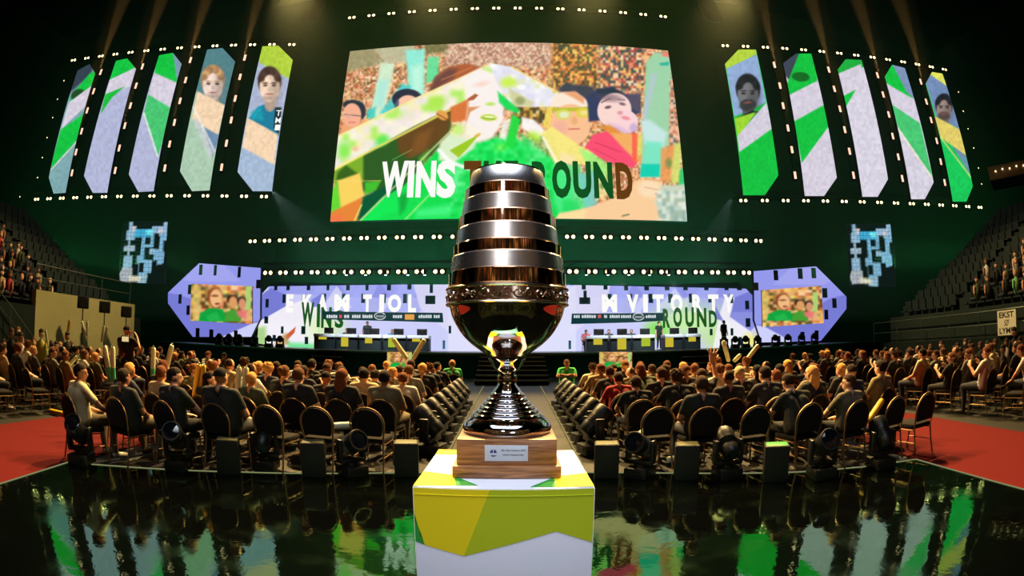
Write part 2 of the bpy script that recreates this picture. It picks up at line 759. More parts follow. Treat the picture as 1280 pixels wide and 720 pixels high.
GLOSS = floor_mat()
HALL = pbr('hall_floor', (10, 9, 7), 0.55, 0, 0.4, 3.0, 0.35)
REDC = pbr('red_carpet', (80, 11, 12), 0.95, 0, 0.1, 60, 0.18, 0.25)
CONC = pbr('stand_concrete', (34, 44, 38), 0.85, 0, 0.2, 2.0, 0.3)
SEATM = pbr('stand_seat', (16, 28, 22), 0.6, 0, 0.3, 9, 0.3)
WALLB = pbr('stand_wall_paint', (150, 144, 96), 0.8, 0, 0.2, 1.2, 0.15)
CEIL = pbr('ceiling_black', (14, 15, 13), 0.95, 0, 0.1, 0.5, 0.3)


def quad(name, pts, mat, thick=None):
    mb = MB()
    if thick:
        mb.prism(pts, thick)
    else:
        mb.bm.faces.new([mb.bm.verts.new(Vector(p)) for p in pts])
    o = mb.build(name, mat)
    return struct(name, o)


quad('floor', [(-48, -30, -0.03), (48, -30, -0.03), (48, 36, -0.03), (-48, 36, -0.03)], HALL)
quad('wall_back', [(-48, 36, -0.03), (48, 36, -0.03), (48, 36, 32), (-48, 36, 32)], DRAPE)
quad('wall_front', [(-48, -30, -0.03), (48, -30, -0.03), (48, -30, 32), (-48, -30, 32)], DRAPE)
quad('wall_left', [(-48, -30, -0.03), (-48, 36, -0.03), (-48, 36, 32), (-48, -30, 32)], DRAPE)
quad('wall_right', [(48, -30, -0.03), (48, 36, -0.03), (48, 36, 32), (48, -30, 32)], DRAPE)
quad('ceiling', [(-48, -30, 32), (48, -30, 32), (48, 36, 32), (-48, 36, 32)], CEIL)

# glossy round-fronted show floor around the camera
EDGE = [(-5.05, -3.0), (-4.96, 2.82), (-5.21, 4.18), (-4.6, 4.6), (-3.9, 5.02), (-3.22, 5.40), (-2.3, 5.81), (-1.6, 6.08), (-0.79, 6.29),
        (0, 6.34), (0.79, 6.29), (1.4, 6.15), (2.02, 5.94), (2.7, 5.63), (3.39, 5.29), (4.2, 4.98), (4.97, 4.75), (4.79, 2.71), (4.9, -3.0)]
mb = MB()
mb.prism([(x, y, 0.0) for x, y in EDGE], (0, 0, -0.028))
struct('floor_glossy', mb.build('floor_glossy', GLOSS))
TRIM = glow('edge_light', (205, 205, 150), 0.4)
mb = MB()
mb.tube([(x, y, 0.003) for x, y in EDGE[1:-1]], 0.007, 6)
struct('trim_1', mb.build('trim_1', TRIM))
# aisle edging lights running to the stage
for k, s in enumerate((-1, 1)):
    mb = MB()
    mb.tube([(s * 0.92, 6.5, 0.0), (s * 1.0, 12, 0.0), (s * 1.1, 20, 0.0)], 0.012, 6)
    struct('trim_%d' % (k + 2), mb.build('trim_%d' % (k + 2), glow('aisle_edge_light', (225, 205, 130), 0.5)))


def yarc(x):
    return float(np.interp(x, [p[0] for p in EDGE[2:-2]], [p[1] for p in EDGE[2:-2]]))


# red carpets left and right and across behind the camera
for side, s in (('left', -1), ('right', 1)):
    if s < 0:
        pts = [(-5.07, -7.5), (-4.98, 2.8), (-5.25, 4.2), (-5.35, 6.5), (-5.6, 20), (-8.1, 20), (-8.1, 6.7), (-7.92, 4.7), (-7.9, -7.5)]
    else:
        pts = [(4.92, -7.5), (4.81, 2.7), (5.02, 4.75), (5.3, 6.5), (5.6, 20), (7.9, 20), (7.75, 7.6), (7.36, 4.3), (7.4, -7.5)]
    mb = MB()
    mb.prism([(x, y, -0.008) for x, y in pts], (0, 0, -0.02))
    struct('carpet_' + side, mb.build('carpet_' + side, REDC))
mb = MB()
mb.prism([(-5.05, -5.2, -0.008), (4.9, -5.2, -0.008), (4.9, -7.5, -0.008), (-5.05, -7.5, -0.008)], (0, 0, -0.02))
struct('carpet_back', mb.build('carpet_back', REDC))


# ---- side stands
def stand(side, s):
    # steps, one object each piece of the stand
    mb = MB()
    n = 11
    for i in range(n):
        x0 = 17.5 + i * 1.0
        z = 2.3 + i * 0.52
        mb.box((s * (x0 + 0.5), 7.5, z / 2), (1.0, 23, z))
    struct('stand_' + side, mb.build('stand_' + side, CONC))
    mb = MB()
    for i in range(n):
        x0 = 17.5 + i * 1.0
        z = 2.3 + i * 0.52
        y = -4.0
        while y < 18.6:
            if not (14.2 < y < 15.2):
                mb.box((s * (x0 + 0.55), y, z + 0.22), (0.42, 0.44, 0.06))
                mb.box((s * (x0 + 0.80), y, z + 0.46), (0.06, 0.44, 0.46))
            y += 0.52
    o = mb.build('stand_seats', SEATM)
    o['kind'] = 'stuff'
    o['label'] = 'rows of dark empty folding seats rising in the %s stand' % side
    o['category'] = 'seats'


stand('left', -1)
stand('right', 1)
# light painted wall below the left stand, darker one on the right
mb = MB()
mb.prism([(-17.0, 12.1, -0.02), (-17.0, 18.5, -0.02), (-17.0, 18.5, 2.88), (-17.0, 12.1, 2.88)], (-0.35, 0, 0))
struct('wall_left_stand', mb.build('wall_left_stand', WALLB))
mb = MB()
mb.prism([(-17.0, -5, -0.02), (-17.0, 12.1, -0.02), (-17.0, 12.1, 2.3), (-17.0, -5, 2.3)], (-0.35, 0, 0))
mb.prism([(-17.0, 18.5, -0.02), (-17.0, 19.0, -0.02), (-17.0, 19.0, 2.3), (-17.0, 18.5, 2.3)], (-0.35, 0, 0))
struct('wall_left_base', mb.build('wall_left_base', DRAPE))
mb = MB()
mb.prism([(17.0, -5, -0.02), (17.0, 19, -0.02), (17.0, 19, 1.15), (17.0, -5, 1.15)], (0.35, 0, 0))
struct('wall_right_base', mb.build('wall_right_base', DRAPE))
RAIL = pbr('rail_steel', (72, 78, 66), 0.4, 0.6, 0.5, 20, 0.15)


def railing(pts, label, posts=1.6, h=0.95, bars=2):
    t = thing('railing', label, 'railing', pts[0])
    base = Vector(pts[0])
    mb = MB()
    P = [Vector(p) - base for p in pts]
    mb.tube([p + Vector((0, 0, h)) for p in P], 0.028, 6)
    mb.build('handrail', RAIL, t)
    for b in range(1, bars):
        mb = MB()
        mb.tube([p + Vector((0, 0, h * b / bars)) for p in P], 0.018, 6)
        mb.build('rail_bar', RAIL, t)
    L = sum((b - a).length for a, b in zip(P, P[1:]))
    n = max(2, int(L / posts))
    for k in range(n + 1):
        d = L * k / n
        for a, b in zip(P, P[1:]):
            l = (b - a).length
            if d <= l + 1e-6:
                q = a + (b - a) * (d / l)
                break
            d -= l
        mb = MB()
        mb.cyl(q, q + Vector((0, 0, h)), 0.022, seg=6)
        mb.build('post', RAIL, t)
    return t


railing([(-17.3, 18.4, 2.88), (-17.3, 12.2, 2.88)], 'long steel railing on top of the pale wall under the left stand')
railing([(-16.7, 12.1, 0.0), (-16.7, 10.6, 1.2), (-16.7, 9.0, 2.3)], 'sloping stair railing at the near end of the pale wall', 0.8)
railing([(17.2, 9.2, 1.15), (17.2, 20, 1.15)], 'steel railing in front of the right stand behind the poster')

# ---- rear seats (mirrored in the trophy)
REAR_A = np.linspace(math.radians(200), math.radians(340), 29)
REAR_N = 16
mb = MB()
for i in range(REAR_N):
    r0, r1, z = 8.5 + i * 0.95, 8.5 + (i + 1) * 0.95, 0.5 + i * 1.28
    vs = [[mb.bm.verts.new((r * math.cos(a), r * math.sin(a), h)) for a in REAR_A] for r, h in ((r0, -0.02), (r0, z), (r1, z), (r1, -0.02))]
    for A, B in zip(vs, vs[1:]):
        for k in range(len(REAR_A) - 1):
            mb.bm.faces.new((A[k], A[k + 1], B[k + 1], B[k]))
struct('stand_rear', mb.build('stand_rear', CONC))

# ================================================================== STAGE
STAGE_Z = 1.22
DECK = pbr('stage_deck', (22, 30, 26), 0.35, 0, 0.5, 2, 0.3)
SKIRT = pbr('stage_skirt', (12, 20, 16), 0.9, 0, 0.2, 3, 0.4)
NOSE = pbr('step_nosing', (170, 165, 110), 0.6, 0, 0.4, 10, 0.2)
stage = thing('stage', 'long black stage below the screens with central steps', 'stage', (0, 25, 0))
mb = MB()
mb.box((0, 2.05, STAGE_Z - 0.06), (41, 4.7, 0.12))
mb.build('deck', DECK, stage)
mb = MB()
for k in range(28):
    x = -20.4 + k * 1.51
    mb.box((x + 0.72, -0.24 + 0.02 * (k % 2), (STAGE_Z - 0.13) / 2), (1.5, 0.06, STAGE_Z - 0.14))
mb.build('skirt', SKIRT, stage)
mb = MB()
mb.box((0, -0.31, STAGE_Z - 0.03), (41, 0.02, 0.05))
mb.build('edge_trim', pbr('stage_edge', (90, 130, 100), 0.4, 0.3), stage)
for k in range(6):
    mb = MB()
    z = STAGE_Z * (k + 1) / 7
    y = -4.2 + k * 0.64
    mb.box((0, y + 0.3, z / 2), (3.0, 0.62, z))
    o = mb.build('step', SKIRT, stage)
    mb = MB()
    mb.box((0, y - 0.015, z - 0.025), (3.0, 0.03, 0.05))
    mb.build('nosing', NOSE, o)
for s in (-1, 1):
    st = thing('side_stairs', 'short dark steps up to the %s half of the stage' % ('left' if s < 0 else 'right'), 'stairs', (s * 9.0, 23.2, 0))
    for k in range(3):
        z = STAGE_Z * (k + 1) / 4
        mb = MB()
        mb.box((0, k * 0.45 + 0.2, z / 2), (1.6, 0.45, z))
        o = mb.build('step', SKIRT, st)
        mb = MB()
        mb.box((0, k * 0.45 - 0.035, z - 0.02), (1.6, 0.02, 0.04))
        mb.build('nosing', NOSE, o)

# ================================================================== LED SCREENS
LED = screen_mat('led_picture', 1.0)
LEDB = screen_mat('led_picture_bright', 1.15)
SMALL = screen_mat('led_picture_small', 1.0, False)
CROWDC = [(240, 170, 110), (200, 110, 60), (120, 60, 30), (70, 60, 30), (255, 215, 170), (160, 120, 60), (235, 120, 90), (60, 90, 60), (220, 190, 120)]


def paint_main(x, y):
    p = Paint(x, y, (225, 165, 115))
    WARMC = [(252, 220, 175), (238, 165, 112), (195, 95, 62), (128, 64, 42), (240, 205, 125), (96, 84, 44), (255, 238, 212), (230, 140, 100)]
    S = lambda c, al=1.0, soft=1.2: (c, al, soft)
    p.mottle(3.6, WARMC, 0.85)
    p.mottle(2.2, WARMC, 0.5)
    m = lambda a, b, c, d, s=8: np.clip(np.minimum(np.minimum(x - a, c - x), np.minimum(y - b, d - y)) / s + 0.5, 0, 1)
    p.mottle(2.4, [(215, 180, 160), (190, 140, 120), (235, 215, 190), (150, 110, 95)], 0.75, m(556, 50, 690, 84))
    p.mottle(3.0, [(235, 150, 60), (120, 70, 30), (60, 80, 45), (245, 210, 90), (45, 55, 40), (210, 110, 60)], 0.8, m(690, 50, 748, 112))
    p.mottle(3.2, [(250, 225, 190), (45, 70, 70), (225, 130, 95), (30, 60, 62), (240, 200, 110), (160, 60, 60)], 0.8, m(748, 50, 806, 114))
    p.poly([(436, 58), (468, 58), (478, 80), (432, 90)], (150, 148, 108), 0.85, 3)
    p.poly([(466, 56), (520, 52), (515, 78), (480, 79)], (182, 186, 152), 0.85, 3)
    p.poly([(529, 52), (562, 52), (556, 66), (532, 68)], (92, 100, 58), 0.75, 3)
    # sticks behind, left
    p.poly([(476, 78), (494, 79), (479, 146), (461, 148)], (204, 236, 204), 0.92, 2)
    p.poly([(474, 100), (486, 100), (478, 135), (468, 130)], (150, 228, 222), 0.6, 3)
    p.poly([(459, 138), (470, 133), (468, 148), (459, 148)], (55, 200, 188), 0.9, 2)
    p.poly([(507, 63), (531, 61), (530, 118), (512, 121)], (135, 236, 216), 0.92, 2)
    p.poly([(514, 84), (528, 80), (528, 115), (516, 115)], (205, 245, 220), 0.7, 4)
    p.poly([(503, 104), (514, 108), (485, 147), (475, 141)], (62, 206, 206), 0.85, 2)
    p.poly([(535, 71), (549, 71), (547, 100), (532, 104)], (92, 222, 152), 0.92, 1.5)
    # left spectators
    p.poly([(424, 172), (430, 148), (452, 152), (462, 152), (450, 170)], (236, 160, 110), 0.9, 2)
    p.ell(441, 131, 13, 6, (38, 46, 60))
    p.ell(452, 139, 5, 10, (38, 46, 60))
    p.ell(440, 144, 11.5, 15, (240, 172, 140))
    p.line((431, 143), (451, 145), 1.1, (70, 70, 90), 0.9)
    p.ell(436, 145, 4, 3, (225, 165, 150), 0.6)
    p.line((436, 153), (444, 153), 1.6, (215, 95, 90), 0.7)
    p.ell(509, 124, 19, 13, (40, 42, 60))
    p.ell(510, 136, 16, 17, (248, 192, 160))
    p.ell(496, 131, 2.5, 7, (70, 78, 110), 0.9, 0.2)
    # girl's hair over the band
    p.poly([(536, 114), (544, 96), (560, 84), (582, 79), (602, 84), (600, 90), (575, 98), (540, 116)], (172, 90, 52), 1, 1.5)
    p.poly([(536, 114), (544, 97), (560, 86), (572, 86), (566, 98), (542, 114)], (96, 60, 62), 0.85, 3)
    p.line((552, 100), (590, 84), 1.5, (215, 130, 75), 0.6)
    # lower left: dark jackets and arms
    p.poly([(452, 190), (500, 165), (566, 134), (562, 168), (530, 205), (500, 240), (452, 240)], (40, 86, 30), 1, 2)
    p.poly([(496, 172), (566, 134), (560, 166), (536, 186), (512, 198), (498, 190)], (98, 64, 26), 1, 3)
    p.poly([(520, 168), (540, 160), (532, 190), (512, 196)], (130, 82, 36), 0.7, 4)
    p.poly([(415, 222), (424, 200), (440, 186), (454, 190), (454, 228), (420, 232)], (120, 170, 40), 1, 2)
    p.poly([(422, 216), (432, 206), (450, 219), (438, 224), (420, 226)], (46, 90, 22), 0.95, 2)
    p.poly([(422, 226), (450, 216), (455, 244), (440, 256), (424, 262)], (246, 206, 92), 1, 1.5)
    p.poly([(412, 240), (422, 228), (426, 260), (412, 268)], (92, 215, 46), 0.95, 2)
    p.poly([(412, 266), (454, 246), (446, 278), (410, 280)], (226, 128, 52), 1, 1.5)
    p.poly([(412, 272), (426, 268), (432, 280), (410, 280)], (240, 110, 70), 0.8, 2)
    p.poly([(456, 228), (476, 226), (470, 238), (456, 244)], (62, 190, 44), 0.95, 1.5)
    p.poly([(454, 246), (484, 232), (500, 212), (500, 240), (478, 248), (446, 280)], (0, 84, 48), 1, 1.5)
    p.line((442, 278), (452, 256), 2, (230, 225, 110), 0.8)
    # green shirt
    p.poly([(446, 280), (478, 247), (505, 232), (530, 206), (546, 188), (562, 168), (600, 178), (640, 170), (690, 198), (716, 230), (716, 280)], (16, 216, 76), 1, 1.5)
    p.poly([(452, 276), (480, 250), (506, 242), (496, 262), (466, 277)], (10, 232, 84), 0.7, 4)
    p.poly([(498, 244), (512, 240), (506, 262), (500, 268)], (12, 150, 50), 0.8, 3)
    p.poly([(524, 198), (536, 188), (530, 206)], (120, 240, 70), 0.6, 3)
    p.poly([(520, 262), (560, 256), (572, 262), (560, 270), (520, 272)], (90, 250, 150), 0.6, 4)
    p.poly([(560, 214), (578, 210), (580, 240), (566, 236)], (110, 250, 160), 0.6, 4)
    p.poly([(602, 176), (620, 172), (640, 182), (636, 196), (606, 198)], (12, 226, 84), 0.9, 3)
    p.ell(626, 184, 9, 5, (110, 235, 60), 0.8, 0, 3)
    p.poly([(652, 168), (668, 180), (690, 200), (676, 214), (655, 200)], (60, 226, 110), 0.8, 3)
    p.mottle(5, [(16, 216, 76), (60, 236, 120), (10, 180, 60), (150, 246, 170)], 0.35, m(560, 168, 690, 280))
    # left arm of the arrow graphic: pale wash with lime patches
    band = [(420, 171), (520, 122), (615, 79), (632, 84), (605, 115), (520, 156), (416, 214)]
    p.poly(band, (240, 232, 205), 0.85, 0.8)
    inside = np.zeros(len(x))
    q = Paint(x, y, (0, 0, 0))
    q.poly(band, (1, 1, 1), 1, 0.8)
    inside = q.c[:, 0]
    p.mottle(9, [(236, 228, 230), (240, 236, 170), (158, 236, 74), (250, 246, 215), (244, 236, 228)], 0.75, inside)
    p.ell(546, 128, 12, 8, (168, 226, 70), 0.75, -0.4, 4)
    p.ell(478, 176, 9, 6, (70, 226, 70), 0.8, -0.5, 3)
    p.ell(430, 188, 8, 12, (120, 232, 70), 0.75, 0.2, 4)
    p.ell(512, 145, 14, 8, (240, 222, 222), 0.8, -0.4, 4)
    p.ell(444, 186, 4, 3, (240, 185, 140), 0.9, 0, 2)
    p.line((416, 213), (605, 115), 3.0, (246, 232, 110), 0.8, 1)
    p.line((420, 171), (615, 79), 1.6, (246, 222, 130), 0.7, 1)
    # neck, ear, face
    p.poly([(563, 134), (596, 119), (592, 140), (584, 152), (563, 152)], (212, 112, 54), 0.95, 1.5)
    p.ell(553, 144, 8, 5.5, (226, 156, 76), 1, 0.6, 1)
    p.line((546, 142), (560, 150), 1.4, (120, 60, 20), 0.8)
    p.poly([(577, 98), (600, 85), (618, 92), (630, 116), (630, 150), (616, 172), (598, 178), (582, 168), (584, 140), (586, 124)], (251, 236, 232), 0.97, 2.5)
    p.poly([(585, 123), (594, 117), (598, 119), (592, 125), (584, 126)], (166, 82, 44), 0.95, 0.8)
    p.poly([(585, 134), (600, 133), (588, 140), (584, 150)], (205, 122, 62), 0.8, 1)
    p.ell(602, 105, 9, 3, (240, 205, 190), 0.8, -0.2, 2)
    p.ell(613, 130, 6, 2.4, (170, 222, 80), 0.8, 0, 1)
    p.ell(611, 147, 10, 4.2, (176, 212, 48), 0.95, 0.05, 1)
    p.ell(611, 146.5, 7, 1.6, (240, 246, 190), 0.95, 0.05, 0.6)
    p.line((602, 147), (618, 149), 1.2, (110, 140, 20), 0.8)
    p.poly([(550, 178), (580, 150), (602, 166), (592, 186), (566, 204), (548, 200)], (246, 236, 214), 0.85, 2)
    p.ell(572, 162, 8, 7, (190, 238, 110), 0.8, 0, 3)
    p.poly([(562, 188), (600, 167), (584, 186), (573, 197)], (152, 196, 32), 1, 0.8)
    p.ell(597, 169, 4, 2, (220, 170, 60), 0.8, -0.5, 1)
    p.line((549, 188), (562, 202), 5, (252, 248, 246), 0.95, 1.2)
    p.line((562, 202), (586, 211), 4.5, (252, 248, 246), 0.9, 1.2)
    # right arm of the arrow graphic
    arm = [(612, 79), (640, 84), (698, 115), (690, 134), (640, 133), (625, 112)]
    p.poly(arm, (226, 226, 236), 0.9, 0.8)
    q = Paint(x, y, (0, 0, 0))
    q.poly(arm, (1, 1, 1), 1, 0.8)
    p.mottle(6, [(232, 232, 246), (214, 216, 240), (250, 250, 255), (226, 232, 160), (220, 224, 236)], 0.7, q.c[:, 0])
    p.ell(636, 103, 10, 6, (196, 236, 62), 0.85, 0, 3)
    p.ell(652, 109, 5, 3, (255, 255, 255), 0.9, 0, 1.5)
    p.poly([(636, 110), (668, 128), (664, 134), (640, 133)], (200, 196, 130), 0.75, 2)
    p.ell(650, 126, 6, 5, (130, 140, 90), 0.7, 0, 2)
    p.line((640, 84), (697, 115), 2, (242, 214, 110), 0.85, 0.8)
    p.poly([(690, 113), (699, 113), (692, 118)], (226, 206, 80), 0.9)
    p.mottle(4, [(70, 60, 28), (206, 162, 52), (40, 44, 26), (240, 215, 150), (120, 80, 40)], 0.85, m(644, 134, 686, 156, 3))
    p.poly([(622, 114), (634, 124), (650, 138), (646, 142), (632, 136), (624, 128)], (20, 214, 82), 0.95, 1.5)
    p.poly([(652, 146), (668, 150), (684, 166), (672, 172), (652, 160)], (250, 244, 244), 0.92, 1.5)
    p.poly([(640, 143), (651, 149), (642, 186), (631, 182)], (30, 214, 62), 0.95, 1.5)
    p.poly([(628, 152), (638, 150), (632, 176), (624, 172)], (240, 246, 235), 0.8, 2)
    p.ell(668, 170, 8, 5, (180, 236, 60), 0.8, 0.4, 3)
    # boy with glasses
    p.poly([(696, 112), (706, 104), (742, 108), (746, 134), (736, 134)], (52, 60, 76), 0.95, 2)
    p.poly([(687, 134), (692, 119), (704, 115), (720, 115), (732, 124), (738, 134)], (250, 226, 206), 1, 1.2)
    p.poly([(704, 116), (718, 114), (730, 122), (730, 130), (716, 122)], (230, 152, 104), 0.9, 1.5)
    p.poly([(683, 134), (692, 133), (687, 162), (679, 158)], (240, 212, 92), 0.9, 1)
    p.ell(713, 156, 25, 26, (244, 188, 142))
    p.ell(700, 160, 9, 9, (236, 168, 152), 0.75, 0, 4)
    p.poly([(690, 135), (738, 134), (738, 139), (690, 139)], (178, 186, 36), 0.9, 0.7)
    p.ell(704, 143, 9.5, 6.5, (208, 214, 92), 0.9)
    p.ell(705, 143.5, 6, 4, (226, 232, 196), 0.9)
    p.ell(729, 141, 9, 6.5, (222, 204, 62), 0.9)
    p.ell(730, 141, 5, 3.5, (236, 224, 150), 0.8)
    p.ell(718, 151, 4, 5, (226, 160, 100), 0.7, 0, 2)
    p.line((711, 161.5), (724, 161), 1.8, (206, 104, 92), 0.9)
    p.poly([(676, 166), (690, 158), (728, 184), (742, 190), (732, 206), (712, 204), (694, 206)], (242, 230, 124), 0.92, 1.5)
    p.poly([(700, 190), (720, 196), (716, 206), (700, 206)], (246, 222, 180), 0.7, 3)
    p.line((679, 172), (698, 206), 3, (248, 244, 236), 0.8, 1)
    p.poly([(724, 186), (742, 192), (760, 206), (758, 240), (738, 214)], (150, 240, 120), 0.85, 2)
    p.poly([(690, 206), (724, 206), (740, 262), (700, 272), (692, 250)], (80, 232, 136), 0.8, 3)
    p.poly([(704, 250), (722, 250), (726, 262), (702, 270)], (30, 214, 92), 0.8, 3)
    p.poly([(722, 218), (745, 212), (746, 258), (732, 262)], (112, 202, 196), 0.85, 3)
    p.poly([(744, 224), (756, 220), (762, 244), (748, 248)], (236, 222, 150), 0.85, 3)
    p.ell(753, 232, 3, 4, (60, 110, 40), 0.7, 0, 1.5)
    # dark haired boy
    p.poly([(736, 152), (734, 122), (746, 111), (766, 109), (782, 118), (800, 118), (801, 140), (790, 146)], (46, 56, 92), 1, 1.5)
    p.poly([(746, 112), (766, 110), (780, 117), (770, 120), (750, 120)], (34, 50, 62), 0.9, 2)
    p.poly([(783, 118), (800, 116), (800, 142), (790, 136)], (88, 78, 96), 0.85, 2)
    p.ell(768, 138, 21, 22, (246, 210, 202), 1, 0.5)
    p.ell(783, 152, 15, 14, (246, 206, 208), 1, 0.6)
    p.ell(762, 122, 15, 5, (90, 72, 86), 0.55, 0.1, 2.5)
    p.ell(776, 164, 16, 5, (200, 166, 214), 0.6, 0.5, 2.5)
    p.ell(792, 160, 5, 6, (170, 150, 214), 0.6, 0, 2)
    p.line((752, 128), (763, 123), 1.8, (120, 88, 96), 0.9)
    p.ell(760, 134, 4, 2, (96, 70, 82), 0.9, -0.2, 0.8)
    p.line((772, 124), (781, 125), 1.6, (130, 96, 104), 0.8)
    p.ell(778, 130, 4, 1.8, (110, 80, 92), 0.9, 0.2, 0.8)
    p.ell(775, 141, 3.5, 2.5, (212, 140, 146), 0.8, 0, 1)
    p.ell(782, 147.5, 5.5, 2.4, (232, 138, 146), 0.9, 0.25, 0.8)
    p.poly([(748, 158), (762, 156), (780, 168), (792, 168), (796, 182), (776, 176)], (226, 142, 56), 0.95, 2)
    p.poly([(731, 184), (742, 168), (758, 164), (780, 180), (796, 204), (792, 210), (772, 207), (748, 196)], (246, 74, 110), 1, 1)
    p.line((744, 178), (776, 190), 1.6, (206, 50, 84), 0.7)
    p.line((742, 186), (770, 200), 1.4, (210, 52, 86), 0.7)
    p.poly([(762, 166), (792, 168), (790, 196), (776, 182)], (238, 172, 96), 0.95, 1.5)
    p.poly([(790, 166), (798, 168), (796, 206), (790, 200)], (246, 96, 74), 0.95, 1)
    p.poly([(797, 168), (806, 168), (804, 196), (797, 200)], (226, 216, 92), 0.85, 2)
    p.ell(802, 198, 5, 5, (240, 150, 70), 0.9, 0, 1.5)
    # tall stick at the right
    p.poly([(808, 78), (818, 66), (830, 66), (840, 74), (836, 176), (826, 222), (800, 222), (805, 132)], (152, 208, 166), 0.97, 1.5)
    p.poly([(803, 140), (815, 92), (822, 92), (806, 158)], (176, 194, 206), 0.8, 2)
    p.poly([(826, 66), (840, 66), (840, 72), (828, 70)], (240, 122, 110), 0.9, 1)
    p.poly([(824, 79), (836, 77), (836, 82), (826, 82)], (30, 172, 152), 0.85, 1)
    p.poly([(800, 150), (812, 150), (834, 166), (830, 184), (806, 180)], (200, 228, 230), 0.85, 2.5)
    p.poly([(808, 176), (828, 178), (826, 206), (804, 206)], (112, 228, 192), 0.85, 2.5)
    p.poly([(802, 205), (825, 205), (824, 221), (800, 221)], (10, 202, 172), 0.97, 1.2)
    p.mottle(3, [(230, 156, 116), (240, 200, 170), (190, 110, 84), (70, 90, 100)], 0.8, m(837, 100, 862, 182, 3))
    p.poly([(826, 186), (842, 180), (848, 186), (838, 226), (826, 228)], (232, 150, 82), 0.85, 2)
    p.ell(836, 204, 4, 6, (80, 140, 70), 0.7, 0, 2)
    p.poly([(843, 180), (853, 176), (850, 228), (838, 230)], (206, 222, 110), 0.85, 2)
    p.poly([(850, 212), (860, 206), (862, 232), (848, 232)], (44, 200, 106), 0.95, 1.5)
    # forearm and hand
    p.poly([(690, 280), (698, 268), (740, 258), (772, 246), (796, 226), (812, 222), (828, 226), (826, 250), (862, 280)], (251, 200, 150), 1, 1.5)
    p.poly([(692, 280), (700, 266), (734, 262), (728, 280)], (246, 220, 156), 0.85, 2)
    p.ell(812, 236, 14, 11, (250, 218, 182), 0.9, 0, 3)
    p.line((806, 224), (826, 226), 2, (216, 150, 100), 0.7)
    p.line((806, 234), (826, 238), 1.6, (214, 160, 120), 0.7)
    p.line((820, 242), (832, 254), 2.4, (196, 150, 140), 0.7, 1)
    p.poly([(826, 232), (862, 230), (862, 280), (832, 280), (818, 252)], (196, 212, 190), 0.9, 2)
    p.mottle(5, [(214, 226, 212), (150, 176, 152), (186, 210, 196), (236, 236, 226), (120, 160, 160)], 0.7, m(822, 238, 864, 284, 4))
    p.line((778, 270), (786, 268), 2.2, (110, 120, 90), 0.8)
    # pale diagonal edges of the second arrow
    p.line((447, 279), (563, 164), 2.2, (226, 222, 150), 0.75, 1)
    p.line((502, 279), (548, 232), 2.2, (190, 236, 130), 0.7, 1)
    p.line((416, 226), (476, 226), 1.2, (240, 214, 120), 0.6)
    p.line((490, 200), (515, 187), 1.0, (150, 200, 110), 0.6)
    # bright clipping of the live picture
    p.c = np.clip(p.c * 1.03 + 4, 0, 255)
    return p


main_plane = Plane((-12, 30), (12, 30))
MAIN_OUT = [(413, 275), (640, 277.5), (859, 278), (836, 65), (640, 53), (437, 62)]
main = thing('video_screen', 'giant LED screen showing cheering fans, hung above the stage', 'screen', (0, 30.2, 8.8))


def under(parent):
    """children are written in world coordinates: give them the inverse of their parent"""
    bpy.context.view_layer.update()

    def rec(o):
        for c in o.children:
            if not c.get('_w'):
                c['_w'] = 1
                c.matrix_parent_inverse = o.matrix_world.inverted()
    rec(parent)


def settle(root):
    bpy.context.view_layer.update()
    inv = root.matrix_world.inverted()
    for c in root.children:
        c.matrix_parent_inverse = inv
        c.matrix_basis = c.matrix_basis


MAIN_RECT = [(413, 275), (859, 278.5), (836, 65), (437, 62)]
# the screen is a true rectangle on its plane
a_ = main_plane.hit(413, 276)
b_ = main_plane.hit(859, 278)
t_ = main_plane.hit(640, 52.5)
U0, U1, V0, V1 = a_[0], b_[0], (a_[1] + b_[1]) / 2, t_[1] - 0.05


def rect_px(plane, u0, u1, v0, v1):
    q = proj([plane.pt(u, v) for u, v in ((u0, v0), (u1, v0), (u1, v1), (u0, v1))])
    return [tuple(r) for r in q]


MAIN_OUT = rect_px(main_plane, U0, U1, V0, V1)
display('display', main_plane, MAIN_OUT, 0.058, paint_main, main, LED)
cabinet('cabinet', main_plane, MAIN_OUT, main, 0.4)
WHITE_L = glow('white_lettering', (250, 250, 245), 1.05)
DARK_L = pbr('dark_lettering', (14, 48, 22), 0.7)
BROWN_L = glow('brown_lettering', (104, 58, 14), 0.9)
DKGREEN_L = glow('dark_green_lettering', (8, 84, 30), 0.9)
for ch, bx, m_ in (('W', (475, 201, 509, 247), WHITE_L), ('I', (508.5, 201, 516.5, 247), WHITE_L), ('N', (519, 201, 544, 247), WHITE_L), ('S', (545, 200, 569, 248), WHITE_L),
                   ('T', (579, 201, 601, 247), BROWN_L), ('H', (604, 201, 626, 247), DKGREEN_L), ('E', (630, 201, 648, 247), DKGREEN_L),
                   ('R', (665, 202, 688, 247), DKGREEN_L), ('O', (690.5, 201, 714.5, 248), DKGREEN_L), ('U', (717, 202, 740, 248), DKGREEN_L),
                   ('N', (743, 203, 767, 248), DKGREEN_L), ('D', (771, 204, 792, 249), BROWN_L)):
    text_on(main_plane, ch, bx, m_, main, bold=0.05 if ch != 'I' else 0.0)
settle(main)

# ---- ten tall banners
BAN_L = Plane((-33.4, 22.4), (-14.9, 28))
BAN_R = Plane((13.66, 28), (33.7, 23.5))
G = (20, 185, 62)
G2 = (70, 190, 110)
WHT = (205, 198, 212)
LAV = (170, 175, 205)
TEAL = (120, 160, 165)
PEACH = (235, 205, 170)
STEEL = (105, 135, 165)
LIME = (170, 200, 60)


